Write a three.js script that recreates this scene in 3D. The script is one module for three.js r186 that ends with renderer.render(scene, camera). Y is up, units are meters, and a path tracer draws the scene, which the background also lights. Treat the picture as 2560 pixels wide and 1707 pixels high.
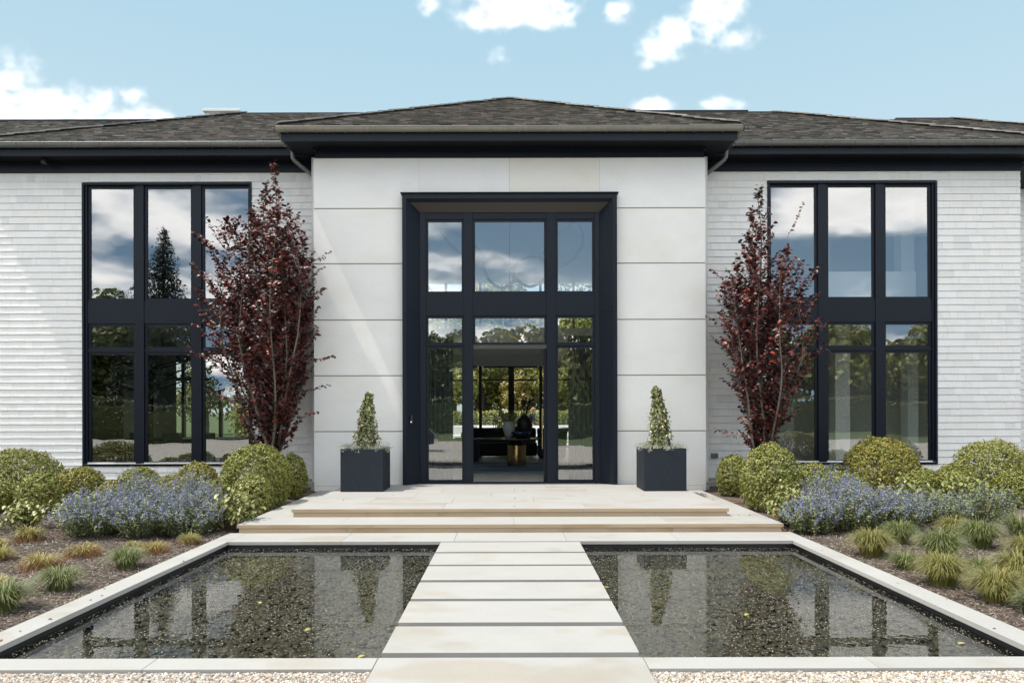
import * as THREE from 'three';
import { RoundedBoxGeometry } from 'three/addons/geometries/RoundedBoxGeometry.js';
import { ImprovedNoise } from 'three/addons/math/ImprovedNoise.js';
import { MarchingCubes } from 'three/addons/objects/MarchingCubes.js';
import { mergeGeometries } from 'three/addons/utils/BufferGeometryUtils.js';

// ---------------------------------------------------------------- camera, sky, sun, exposure
// Metres. The camera stands at the origin of x and z and looks along -z; "Z" below is the distance in front of it (z = -Z).
const scene = new THREE.Scene();
const FOCAL = 1740;                                                   // focal length in pixels of a 2560 x 1707 frame
const camera = new THREE.PerspectiveCamera(2 * Math.atan(853.5 / FOCAL) * 180 / Math.PI, 2560 / 1707, 0.1, 3000);
camera.position.set(0, 1.65, 0);
camera.rotation.z = -0.0024;
camera.setViewOffset(2560, 1707, 5, -177.5, 2560, 1707);              // shift lens: verticals stay upright

const renderer = new THREE.WebGLRenderer({ antialias: true });
renderer.toneMapping = THREE.LinearToneMapping;
renderer.toneMappingExposure = 1.72;
renderer.shadowMap.enabled = true;

scene.background = skyTexture();
scene.environment = scene.background;

const sun = new THREE.DirectionalLight(new THREE.Color().setRGB(1, 0.94, 0.85), 2.8);
sun.position.set(-46, 100, 8.0);
sun.target.position.set(0, 0, -10);
sun.position.add(sun.target.position);
sun.castShadow = true;
sun.shadow.radius = 1;
Object.assign(sun.shadow.camera, { left: -40, right: 40, top: 40, bottom: -40, near: 1, far: 300 });
sun.shadow.mapSize.set(4096, 4096);
scene.add(sun, sun.target);

function skyTexture() {
  const W = 3072, H = 1536, data = new Float32Array(W * H * 4), N = new ImprovedNoise();
  const fbm = (x, y, z, o) => { let s = 0, a = 0.5, f = 1; for (let i = 0; i < o; i++) { s += a * N.noise(x * f, y * f, z * f); f *= 2.07; a *= 0.52; } return s; };
  const ss = (a, b, x) => { const t = Math.min(1, Math.max(0, (x - a) / (b - a))); return t * t * (3 - 2 * t); };
  // cumulus seen in front: centre and half size in tangents of the view direction
  const px = (x, y, rx, ry, w = 1) => [(x - 1172) / 1598.6, (947 - y) / 1598.6, rx / 1598.6, ry / 1598.6, w];
  const puffs = [px(-60, 215, 130, 70), px(40, 255, 150, 50), px(215, 248, 110, 42), px(310, 272, 70, 26), px(1205, 0, 120, 42), px(1140, 30, 66, 34), px(1270, 15, 70, 40),
    px(985, 8, 26, 26, 0.62), px(1418, 28, 34, 28, 0.7), px(1525, 112, 44, 24, 0.85), px(1552, 78, 40, 34, 0.9), px(1640, 45, 52, 46), px(1672, 12, 36, 30), px(1690, 88, 44, 26, 0.72), px(1150, 136, 36, 26, 0.52), px(1497, 240, 44, 16, 0.8), px(1660, 240, 48, 16, 0.75), px(1490, 150, 20, 16, 0.55)];
  for (let j = 0; j < H; j++) {
    const el = ((j + 0.5) / H - 0.5) * Math.PI, y = Math.sin(el), c = Math.cos(el);
    for (let i = 0; i < W; i++) {
      const k = (j * W + i) * 4, az = ((i + 0.5) / W - 0.5) * 2 * Math.PI, x = c * Math.cos(az), z = c * Math.sin(az);
      data[k + 3] = 1;
      if (y < -0.02) { data[k] = 0.34; data[k + 1] = 0.36; data[k + 2] = 0.34; continue; }
      const h = Math.max(0, y), t = Math.pow(h, 0.74);
      const deep = 1 - 0.24 * ss(-0.3, 0.6, z); let r = (0.475 * (1 - t) + 0.12 * t) * deep * deep, g = (0.53 * (1 - t) + 0.31 * t) * deep, b = 0.545 * (1 - t) + 0.44 * t;
      let cloud = 0, shade = 0;
      const front = ss(0.25, 0.7, -z / Math.max(1e-4, Math.hypot(x, z, y)));
      if (front < 1) {
        const q = 1 / (h + 0.13), n = fbm(x * q * 1.05 + 3.6, h * 2.2, z * q * 1.05 - 5.2, 6);
        cloud = ss(-0.04, 0.25, n + 0.035) * (1 - front); shade = ss(0.1, 0.65, n + 0.08) * 0.62;
      }
      if (z < 0) {
        const u = x / -z, v = y / -z; let m = 0;
        if (Math.abs(u) < 1.6 && v < 1.2) {
          for (const [pu, pv, ru, rv, w] of puffs) { const d = ((u - pu) / ru) ** 2 + ((v - pv) / rv) ** 2; if (d < 7) m = Math.max(m, w * Math.exp(-0.62 * d)); }
          if (m > 0.02) {
            const n = fbm(u * 9 + 1.3, v * 13 + 4.2, 2.5, 6), f2 = fbm(u * 40, v * 46, 9.5, 5);
            const d = m * (1 + 0.6 * f2) + 1.15 * n * Math.sqrt(m) + 0.55 * f2 * Math.sqrt(m), a = ss(0.22, 0.95, d) * 0.98;
            if (a > cloud) { cloud = a; shade = 1.02 + 0.45 * fbm(u * 22 + 5, v * 30, 4.4, 4) + 0.12 * ss(0.8, 1.4, d); }
          }
        }
      }
      cloud *= ss(-0.01, 0.05, y);
      const cr = 1.8 - 1.0 * shade, cg = 1.78 - 0.96 * shade, cb = 1.74 - 0.9 * shade;
      data[k] = r + (cr - r) * cloud; data[k + 1] = g + (cg - g) * cloud; data[k + 2] = b + (cb - b) * cloud;
    }
  }
  const tx = new THREE.DataTexture(data, W, H, THREE.RGBAFormat, THREE.FloatType);
  tx.mapping = THREE.EquirectangularReflectionMapping; tx.magFilter = tx.minFilter = THREE.LinearFilter; tx.colorSpace = THREE.LinearSRGBColorSpace; tx.needsUpdate = true;
  return tx;
}

// ---------------------------------------------------------------- helpers
function rng(a) { return () => { a |= 0; a = a + 0x6D2B79F5 | 0; let t = Math.imul(a ^ a >>> 15, 1 | a); t = t + Math.imul(t ^ t >>> 7, 61 | t) ^ t; return ((t ^ t >>> 14) >>> 0) / 4294967296; }; }
const R = rng(20240611);
const rnd = (a, b) => a + (b - a) * R(), gauss = () => (R() + R() + R() + R() - 2) * 1.0, pick = (a) => a[Math.floor(R() * a.length)];
const clamp = (x, a = 0, b = 1) => Math.min(b, Math.max(a, x)), sstep = (a, b, x) => { const t = clamp((x - a) / (b - a)); return t * t * (3 - 2 * t); };
const PN = new ImprovedNoise();
const V = (x, y, z) => new THREE.Vector3(x, y, z), UPV = V(0, 1, 0);
const C = (r, g, b) => new THREE.Color().setRGB(r, g, b);

// tileable value noise
const hash = (x, y, s) => { let h = Math.imul(x, 374761393) ^ Math.imul(y, 668265263) ^ Math.imul(s, 2147483647 - 1640531527); h = Math.imul(h ^ h >>> 13, 1274126177); return ((h ^ h >>> 16) >>> 0) / 4294967296; };
function tn(u, v, px, py, s) {
  const x = u * px, y = v * py, xi = Math.floor(x), yi = Math.floor(y), fx = x - xi, fy = y - yi, sx = fx * fx * (3 - 2 * fx), sy = fy * fy * (3 - 2 * fy);
  const w = (a, n) => ((a % n) + n) % n, x0 = w(xi, px), x1 = w(xi + 1, px), y0 = w(yi, py), y1 = w(yi + 1, py);
  return (hash(x0, y0, s) * (1 - sx) + hash(x1, y0, s) * sx) * (1 - sy) + (hash(x0, y1, s) * (1 - sx) + hash(x1, y1, s) * sx) * sy;
}
function tf(u, v, px, py, o, s) { let t = 0, a = 0.5, n = 0; for (let i = 0; i < o; i++) { t += a * tn(u, v, px << i, py << i, s + i); n += a; a *= 0.55; } return t / n; }
const toS = (x) => Math.round(255 * clamp(x <= 0.0031308 ? 12.92 * x : 1.055 * Math.pow(x, 1 / 2.4) - 0.055));
function texture(n, metres, fn, linear = false, ratio = 1) {
  const h = Math.round(n * ratio), d = new Uint8Array(n * h * 4);
  for (let j = 0; j < h; j++) for (let i = 0; i < n; i++) {
    const c = fn((i + 0.5) / n, (j + 0.5) / h), k = (j * n + i) * 4, m = typeof c === 'number' ? [c, c, c] : c;
    for (let q = 0; q < 3; q++) d[k + q] = linear ? Math.round(255 * clamp(m[q])) : toS(m[q]);
    d[k + 3] = 255;
  }
  const t = new THREE.DataTexture(d, n, h);
  t.wrapS = t.wrapT = THREE.RepeatWrapping; t.magFilter = t.minFilter = THREE.LinearFilter; t.colorSpace = linear ? THREE.NoColorSpace : THREE.SRGBColorSpace;
  t.repeat.set(1 / metres, 1 / (metres * ratio)); t.needsUpdate = true;
  return t;
}
const mat = (color, roughness = 0.7, o = {}) => new THREE.MeshStandardMaterial({ color: Array.isArray(color) ? C(...color) : color, roughness, ...o });
const phys = (color, roughness = 0.7, o = {}) => new THREE.MeshPhysicalMaterial({ color: Array.isArray(color) ? C(...color) : color, roughness, ...o });
const leafMat = (color, roughness = 0.55, tr = 0.3) => phys(color, roughness, { transmission: tr, thickness: 0, side: THREE.DoubleSide, vertexColors: false });

// uv in metres by the dominant axis of each vertex normal
function metreUV(g, ox = 0, oy = 0) {
  const p = g.attributes.position, n = g.attributes.normal, uv = new Float32Array(p.count * 2);
  for (let i = 0; i < p.count; i++) {
    const ax = Math.abs(n.getX(i)), ay = Math.abs(n.getY(i)), az = Math.abs(n.getZ(i)), x = p.getX(i), y = p.getY(i), z = p.getZ(i);
    const [u, v] = ay >= ax && ay >= az ? [x, z] : ax >= az ? [z, y] : [x, y];
    uv[2 * i] = u + ox; uv[2 * i + 1] = v + oy;
  }
  g.setAttribute('uv', new THREE.BufferAttribute(uv, 2));
  return g;
}
const boxGeo = (w, h, d, r = 0) => metreUV(r > 0 ? new RoundedBoxGeometry(w, h, d, 1, r) : new THREE.BoxGeometry(w, h, d), rnd(0, 9), rnd(0, 9));
const names = {};
function numbered(n) { const k = names[n] = (names[n] ?? -1) + 1; return k ? `${n}_${String(k).padStart(3, '0')}` : n; }
function shadows(o) { o.castShadow = o.receiveShadow = true; return o; }
function part(name, geo, m, parent, x = 0, y = 0, z = 0) { const o = shadows(new THREE.Mesh(geo, m)); o.name = name; o.position.set(x, y, z); parent.add(o); return o; }
// a box given by its extents; Z is the distance in front of the camera
function bx(parent, name, m, x0, x1, y0, y1, Z0, Z1, r = 0) { return part(name, boxGeo(x1 - x0, y1 - y0, Z1 - Z0, r), m, parent, (x0 + x1) / 2, (y0 + y1) / 2, -(Z0 + Z1) / 2); }
function group(name, parent) { const g = new THREE.Group(); g.name = name; parent.add(g); return g; }
function thing(name, label, category, [x, y, Z] = [0, 0, 0], grp) { const g = group(numbered(name), scene); g.position.set(x, y, -Z); Object.assign(g.userData, { label, category }); if (grp) g.userData.group = grp; return g; }
function tag(o, label, category, grp, kind) { o.name = numbered(o.name); Object.assign(o.userData, { label, category }); if (grp) o.userData.group = grp; if (kind) o.userData.kind = kind; return o; }
function structure(o, label, category) { o.userData.kind = 'structure'; Object.assign(o.userData, { label, category }); return o; }
function polyMesh(name, pts, m, parent) {           // flat polygon, points in order
  const g = new THREE.BufferGeometry().setFromPoints(pts), idx = [];
  for (let i = 1; i < pts.length - 1; i++) idx.push(0, i, i + 1);
  g.setIndex(idx); g.computeVertexNormals(); metreUV(g);
  return part(name, g, m, parent);
}
class Merge {                                         // many transformed copies of small geometries in one mesh, with a colour each
  constructor() { this.p = []; this.n = []; this.u = []; this.c = []; this.i = []; }
  add(g, M, col, ou = 0, ov = 0) {
    const base = this.p.length / 3, P = g.attributes.position, N = g.attributes.normal, U = g.attributes.uv, nm = new THREE.Matrix3().getNormalMatrix(M), v = V(), w = V();
    for (let k = 0; k < P.count; k++) {
      v.fromBufferAttribute(P, k).applyMatrix4(M); w.fromBufferAttribute(N, k).applyMatrix3(nm).normalize();
      this.p.push(v.x, v.y, v.z); this.n.push(w.x, w.y, w.z); this.u.push((U ? U.getX(k) : 0) + ou, (U ? U.getY(k) : 0) + ov); const G = g.attributes.color; G ? this.c.push(col.r * G.getX(k), col.g * G.getY(k), col.b * G.getZ(k)) : this.c.push(col.r, col.g, col.b);
    }
    if (g.index) for (let k = 0; k < g.index.count; k++) this.i.push(base + g.index.getX(k)); else for (let k = 0; k < P.count; k++) this.i.push(base + k);
  }
  raw(pos, nor, idx, col) { const base = this.p.length / 3; for (let k = 0; k < pos.length; k++) { this.p.push(...pos[k]); this.n.push(...nor[k]); this.u.push(0, 0); this.c.push(col.r, col.g, col.b); } for (const k of idx) this.i.push(base + k); }
  geo() {
    const g = new THREE.BufferGeometry();
    for (const [a, k, s] of [['position', 'p', 3], ['normal', 'n', 3], ['uv', 'u', 2], ['color', 'c', 3]]) g.setAttribute(a, new THREE.BufferAttribute(new Float32Array(this[k]), s));
    g.setIndex(this.i); return g;
  }
}
// tapered limb along points
function limb(M, pts, radii, sides, col) {
  const pos = [], nor = [], idx = [], n = pts.length; let side = V(1, 0, 0);
  for (let i = 0; i < n; i++) {
    const d = pts[Math.min(n - 1, i + 1)].clone().sub(pts[Math.max(0, i - 1)]).normalize();
    side = (Math.abs(d.dot(side)) > 0.95 ? V(0, 0, 1) : side).clone().addScaledVector(d, -side.dot(d)).normalize();
    const b = d.clone().cross(side);
    for (let k = 0; k < sides; k++) { const a = k / sides * 2 * Math.PI, q = side.clone().multiplyScalar(Math.cos(a)).addScaledVector(b, Math.sin(a)); pos.push(pts[i].clone().addScaledVector(q, radii[i]).toArray()); nor.push(q.toArray()); }
  }
  for (let i = 0; i < n - 1; i++) for (let k = 0; k < sides; k++) { const a = i * sides + k, b = i * sides + (k + 1) % sides; idx.push(a, b, a + sides, b, b + sides, a + sides); }
  M.raw(pos, nor, idx, col);
}
const WHITE = C(1, 1, 1), dummy = new THREE.Object3D(), Q = new THREE.Quaternion(), Q2 = new THREE.Quaternion();
// copies of one small geometry; list holds [position, normal, roll, scale, colour]
function copies(name, geo, m, list, parent) {
  const o = shadows(new THREE.InstancedMesh(geo, m, list.length)); o.name = name;
  list.forEach(([p, n, roll, s, col], i) => {
    Q.setFromUnitVectors(UPV, n); Q2.setFromAxisAngle(n, roll); dummy.quaternion.copy(Q2.multiply(Q)); dummy.position.copy(p); typeof s === 'number' ? dummy.scale.setScalar(s) : dummy.scale.copy(s); dummy.updateMatrix();
    o.setMatrixAt(i, dummy.matrix); if (col) o.setColorAt(i, col);
  });
  o.userData.kind = 'stuff'; parent.add(o); return o;
}
// a leaf lying in the xz plane, stalk at the origin, tip towards +x, folded along its midrib
function leafGeo(l, w, fold = 0.25, droop = 0.1) {
  const g = new THREE.BufferGeometry(), pts = [[0, 0, 0], [0.35 * l, fold * w, w / 2], [0.38 * l, 0, 0], [0.35 * l, fold * w, -w / 2], [0.75 * l, fold * w * 0.6 - droop * l * 0.5, w * 0.34], [0.75 * l, -droop * l * 0.5, 0], [0.75 * l, fold * w * 0.6 - droop * l * 0.5, -w * 0.34], [l, -droop * l, 0]];
  g.setAttribute('position', new THREE.BufferAttribute(new Float32Array(pts.flat()), 3));
  g.setIndex([0, 1, 2, 0, 2, 3, 1, 4, 5, 1, 5, 2, 2, 5, 6, 2, 6, 3, 4, 7, 5, 5, 7, 6]); g.computeVertexNormals();
  g.setAttribute('uv', new THREE.BufferAttribute(new Float32Array(pts.flatMap((q) => [q[0], q[2]])), 2));
  return g;
}
function tinyLeaf(l, w, fold = 0.3) {
  const g = new THREE.BufferGeometry();
  g.setAttribute('position', new THREE.BufferAttribute(new Float32Array([0, 0, 0, 0.5 * l, fold * w, w / 2, l, 0, 0, 0.5 * l, fold * w, -w / 2]), 3));
  g.setAttribute('uv', new THREE.BufferAttribute(new Float32Array([0, 0, 1, 1, 1, 0, 0, 1]), 2)); g.setIndex([0, 1, 2, 0, 2, 3]); g.computeVertexNormals(); return g;
}
const sphereDir = () => { const y = rnd(-1, 1), a = rnd(0, 2 * Math.PI), c = Math.sqrt(1 - y * y); return V(c * Math.cos(a), y, c * Math.sin(a)); };
const tint = (c, v, h = 0) => { const k = 1 + rnd(-v, v), q = rnd(-h, h); return C(c[0] * k * (1 + q), c[1] * k, c[2] * k * (1 - q)); };

// ---------------------------------------------------------------- materials
const stoneTex = (base, warm, seed, stretch = 1, amt = 1) => texture(1024, 3.2, (u, v) => {
  const a = tf(u, v, 3, 3 * stretch, 5, seed), b = tf(u, v, 9, 14 * stretch, 4, seed + 20), f = tn(u, v, 300, 300, seed + 40), w = sstep(0.56, 0.8, tf(u + 0.13, v, 4, 6 * stretch, 4, seed + 60));
  const pit = tn(u, v, 220, 160, seed + 70) > 0.955 ? 0.9 : 1, k = (0.93 + 0.14 * (a - 0.2) * amt + 0.1 * (b - 0.5) * amt + 0.05 * (f - 0.5)) * (1 - (1 - pit) * amt);
  return [0, 1, 2].map((q) => (base[q] * (1 - 0.6 * w) + warm[q] * 0.6 * w) * k);
});
const M = {};
M.paving = mat([1, 1, 1], 0.72, { map: stoneTex([0.365, 0.352, 0.33], [0.31, 0.265, 0.208], 3) });
M.riser = mat([1, 1, 1], 0.8, { map: stoneTex([0.40, 0.30, 0.195], [0.27, 0.17, 0.09], 91, 2) });
M.panel = mat([1, 1, 1], 0.75, { map: stoneTex([0.83, 0.815, 0.79], [0.80, 0.77, 0.72], 171, 1, 0.6) });
M.panels = [[1, 1, 1], [0.985, 0.98, 0.97], [1, 0.995, 0.98], [0.97, 0.97, 0.965]].map((c) => mat(c, 0.75, { map: M.panel.map }));
M.panelWarm = mat([0.98, 0.95, 0.89], 0.75, { map: M.panel.map });
M.mortar = mat([0.33, 0.285, 0.22], 0.95);
M.navy = phys([0.0052, 0.0088, 0.0165], 0.42, { specularIntensity: 0.55 });
M.navyMatt = phys([0.005, 0.007, 0.012], 0.6, { specularIntensity: 0.5 });
M.soffitBoard = phys([0.0035, 0.005, 0.009], 0.65, { specularIntensity: 0.4 });
M.bounceTaupe = mat([0.06, 0.052, 0.046], 0.5);  // warm light thrown up onto the navy soffit is put into this colour
const grainTex = texture(512, 1.2, (u, v) => { const g = tf(u, v, 96, 5, 3, 7), s = sstep(0.62, 0.85, tf(u, v, 24, 2, 4, 31)), q = tf(u, v, 5, 5, 3, 55); return [0, 1, 2].map((i) => (0.94 + 0.06 * g + 0.03 * (q - 0.5)) * (1 - [0.07, 0.08, 0.10][i] * s)); });
const grainBump = texture(512, 1.2, (u, v) => tf(u, v, 110, 6, 3, 7), true);
const shingleTints = [[0.83, 0.82, 0.80], [0.81, 0.80, 0.78], [0.84, 0.83, 0.81], [0.80, 0.79, 0.77], [0.82, 0.80, 0.765], [0.74, 0.735, 0.72]];
M.shingles = shingleTints.map((c) => mat(c, 0.78, { map: grainTex, bumpMap: grainBump, bumpScale: 0.0005 }));
M.shingleField = mat([1, 1, 1], 0.78, { map: grainTex, bumpMap: grainBump, bumpScale: 0.0005, vertexColors: true });
M.sheathing = mat([0.5, 0.49, 0.47], 0.9);
const slateTints = [[0.042, 0.035, 0.028], [0.055, 0.045, 0.037], [0.032, 0.028, 0.023], [0.068, 0.054, 0.047], [0.046, 0.043, 0.032], [0.082, 0.068, 0.058], [0.02, 0.018, 0.015]];
const slateTex = texture(256, 0.8, (u, v) => 0.75 + 0.5 * (tf(u, v, 10, 10, 4, 5) - 0.25));
M.slates = slateTints.map((c) => mat(c, 0.7, { map: slateTex, vertexColors: true }));
M.slateField = mat([1, 1, 1], 0.62, { map: slateTex, vertexColors: true });
M.hipCap = [[0.25, 0.235, 0.215], [0.19, 0.175, 0.16], [0.30, 0.285, 0.265]].map((c) => mat(c, 0.6, { map: slateTex }));
M.deck = mat([0.03, 0.028, 0.026], 0.9);
M.zinc = mat([0.25, 0.26, 0.26], 0.42, { metalness: 0.45, side: THREE.DoubleSide, map: texture(512, 1.5, (u, v) => { const a = tf(u, v, 40, 3, 4, 3), b = tf(u, v, 5, 6, 4, 13); return [0.72 + 0.3 * a + 0.18 * b, 0.72 + 0.3 * a + 0.17 * b, 0.7 + 0.3 * a + 0.15 * b].map((x) => x * 0.82); }) });
M.zincWarm = mat([0.34, 0.32, 0.285], 0.5, { metalness: 0.25, side: THREE.DoubleSide, map: M.zinc.map });
const glassBump = texture(256, 2.4, (u, v) => tf(u, v, 3, 4, 3, 77), true);
M.glass = phys([0.93, 0.96, 0.95], 0, { transmission: 1, thickness: 0, ior: 3.4, bumpMap: glassBump, bumpScale: 0.0012, side: THREE.DoubleSide });
M.clear = phys([0.96, 0.98, 0.97], 0, { transmission: 1, thickness: 0, ior: 1.5, side: THREE.DoubleSide });
M.planter = phys([0.02, 0.026, 0.034], 0.6, { specularIntensity: 0.45, map: texture(512, 1.5, (u, v) => { const d = tf(u + v * 0.55, v, 14, 3, 4, 5), s = tf(u, v, 4, 4, 4, 15), e = sstep(0.66, 0.8, tf(u + v * 0.55, v, 26, 4, 3, 29)); return 0.62 + 0.3 * d + 0.25 * s + 0.22 * e; }) });
M.mulchGround = mat([1, 1, 1], 0.95, { map: texture(1024, 1.6, (u, v) => { const a = tf(u, v, 48, 48, 4, 3), b = tf(u, v, 5, 5, 4, 9), k = 0.35 + 1.1 * a * a + 0.35 * b; return [0.115 * k, 0.086 * k, 0.066 * k]; }), bumpMap: texture(512, 1.6, (u, v) => tf(u, v, 60, 60, 3, 3), true), bumpScale: 0.02 });
M.gravelGround = mat([1, 1, 1], 0.9, { map: texture(1024, 1.2, (u, v) => { const a = tn(u, v, 90, 90, 3), b = tn(u + 0.3, v, 140, 140, 5), c = tf(u, v, 4, 4, 3, 7), k = 0.5 + 0.55 * a * b + 0.35 * b + 0.15 * c; return [0.48 * k, 0.44 * k, 0.385 * k]; }), bumpMap: texture(512, 1.2, (u, v) => tn(u, v, 90, 90, 3), true), bumpScale: 0.012 });
M.lawn = mat([1, 1, 1], 0.95, { map: texture(512, 6, (u, v) => { const a = tf(u, v, 64, 64, 3, 3), b = tf(u, v, 4, 4, 4, 8), k = 0.6 + 0.5 * a + 0.3 * b; return [0.062 * k, 0.088 * k, 0.022 * k]; }) });
M.poolWall = mat([0.016, 0.017, 0.019], 0.5);
M.poolFloor = mat([0.045, 0.042, 0.035], 0.8);
const rip = (u, v) => 0.55 * tf(u, v, 10, 14, 3, 3) + 0.3 * tf(u + 0.07 * v, v, 36, 44, 2, 23) + 0.15 * tf(u, v, 80, 90, 2, 43);
M.water = phys([0.71, 0.71, 0.64], 0.0, { transmission: 1, thickness: 0, ior: 1.48, bumpMap: texture(1024, 3.2, rip, true), bumpScale: 0.0007 });
M.bronze = mat([0.52, 0.36, 0.17], 0.12, { metalness: 1 });
M.brass = mat([0.78, 0.6, 0.28], 0.35, { metalness: 1 });
M.darkWood = mat([0.035, 0.026, 0.02], 0.45);
M.floorWood = mat([1, 1, 1], 0.22, { map: texture(512, 2.4, (u, v) => { const p = Math.floor(v * 12), a = tf(u + p * 0.37, v, 6, 80, 3, p + 3); return [0.42, 0.40, 0.37].map((x) => x * (0.65 + 0.6 * a)); }) });
M.rug = mat([1, 1, 1], 0.95, { map: texture(512, 3.5, (u, v) => { const a = tf(u, v, 4, 16, 5, 3), b = tf(u, v, 60, 90, 2, 9), k = sstep(0.3, 0.7, a); return [0.02 + 0.16 * k, 0.045 + 0.19 * k, 0.08 + 0.22 * k].map((x) => x * (0.7 + 0.6 * b)); }) });
M.wallWhite = mat([0.74, 0.74, 0.72], 0.85);
M.wallGrey = mat([0.36, 0.355, 0.34], 0.85);
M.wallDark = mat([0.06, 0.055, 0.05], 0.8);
M.ceiling = mat([0.62, 0.61, 0.57], 0.9);
M.sheer = phys([0.035, 0.045, 0.065], 0.9, { transmission: 0.35, thickness: 0, side: THREE.DoubleSide });
M.drape = phys([0.7, 0.72, 0.7], 0.9, { transmission: 0.3, thickness: 0, side: THREE.DoubleSide });
M.blueFabric = mat([0.022, 0.05, 0.10], 0.85);
M.darkFabric = mat([0.012, 0.013, 0.016], 0.8);
M.whiteFurn = mat([0.78, 0.78, 0.77], 0.6);
M.black = mat([0.012, 0.012, 0.013], 0.45);
M.whitePot = mat([0.55, 0.55, 0.54], 0.35);
M.blackPot = mat([0.014, 0.013, 0.014], 0.5);
M.bluePot = mat([0.012, 0.025, 0.06], 0.15);
M.bark = mat([1, 1, 1], 0.85, { vertexColors: true });
M.whitePlaster = mat([0.75, 0.745, 0.73], 0.8);

// ---------------------------------------------------------------- ground, drive, beds, pool, terrace
const groundY = (Z) => -0.035 + Math.max(0, Z - 9.6) * 0.03;
{
  const far = structure(part('ground', metreUV(new THREE.PlaneGeometry(1600, 1600).rotateX(-Math.PI / 2)), M.lawn, scene, 0, -0.45, -20), 'wide green ground reaching the horizon', 'ground');
  const lawnFront = structure(part('lawn', metreUV(new THREE.PlaneGeometry(160, 60).rotateX(-Math.PI / 2)), M.lawn, scene, 0, -0.05, 41), 'mown lawn beyond the gravel drive', 'lawn');
  const lawnBack = structure(part('rear_lawn', metreUV(new THREE.PlaneGeometry(120, 60).rotateX(-Math.PI / 2)), M.lawn, scene, -10, -0.06, -66), 'mown lawn behind the house', 'lawn');
  const drive = structure(bx(scene, 'gravel_drive', M.gravelGround, -40, 40, -0.4, -0.022, -11, 4.47), 'pale pea gravel drive in front of the pool', 'gravel');
  // loose pebbles on the strip of drive nearest the pool
  const list = [], cols = [[0.50, 0.45, 0.39], [0.42, 0.36, 0.30], [0.58, 0.55, 0.50], [0.33, 0.27, 0.22], [0.48, 0.37, 0.28], [0.24, 0.21, 0.19], [0.55, 0.48, 0.41]];
  for (let i = 0; i < 34000; i++) { const x = rnd(-4, 4), Z = rnd(3.75, 4.455), s = rnd(0.0055, 0.012); if (Math.abs(x) < 0.9) continue; list.push([V(x, -0.022 + rnd(0, 0.008), -Z), sphereDir(), rnd(0, 6.28), V(s * rnd(0.8, 1.3), s * rnd(0.6, 0.9), s * rnd(0.8, 1.3)), tint(pick(cols), 0.18, 0.06)]); }
  const pebbles = copies('loose_gravel', new THREE.IcosahedronGeometry(1, 0), mat([1, 1, 1], 0.85), list, scene);
  Object.assign(pebbles.userData, { label: 'loose tan and white pea gravel along the pool coping', category: 'gravel' });
}
const chipGeo = new THREE.BoxGeometry(1, 0.16, 0.3);
for (const s of [-1, 1]) {                                              // the two planting beds
  const nx = 60, nz = 60, g = new THREE.PlaneGeometry(14, 10.1, nx, nz).rotateX(-Math.PI / 2), p = g.attributes.position;
  for (let i = 0; i < p.count; i++) { const x = p.getX(i) + s * 10.83, Z = -(p.getZ(i)) + 9.45; p.setXYZ(i, x, groundY(Z) + 0.02 * PN.noise(x * 2.1, 3, Z * 2.1) + 0.012 * PN.noise(x * 7, 8, Z * 7) - (Math.abs(x) < 3.95 ? 0.02 : 0), -Z); }
  g.computeVertexNormals(); metreUV(g);
  structure(part('mulch_bed', g, M.mulchGround, scene), s < 0 ? 'bark mulch planting bed left of the pool' : 'bark mulch planting bed right of the pool', 'mulch bed').name = numbered('mulch_bed');
  const list = [], cols = [[0.11, 0.078, 0.058], [0.16, 0.12, 0.092], [0.07, 0.05, 0.04], [0.24, 0.195, 0.155], [0.34, 0.29, 0.24]];
  for (let i = 0; i < 30000; i++) {
    const Z = 4.6 + 6.4 * Math.sqrt(R()), x = 3.88 + Math.min(R() * (Z * 0.78 - 3.2), 5.5), l = rnd(0.012, 0.05); if (x < 3.88) continue;
    const n = V(gauss() * 0.5, 1, gauss() * 0.5).normalize();
    list.push([V(s * x, groundY(Z) + 0.02 * PN.noise(s * x * 2.1, 3, Z * 2.1) + rnd(0.0, 0.014), -Z), n, rnd(0, 6.28), V(l, rnd(0.012, 0.03), rnd(0.012, 0.03)), tint(pick(cols), 0.25, 0.05)]);
  }
  const o = copies('bark_chips', chipGeo, mat([1, 1, 1], 0.9), list, scene); o.name = numbered('bark_chips');
  Object.assign(o.userData, { label: s < 0 ? 'loose bark chips on the left bed' : 'loose bark chips on the right bed', category: 'mulch' });
}

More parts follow.
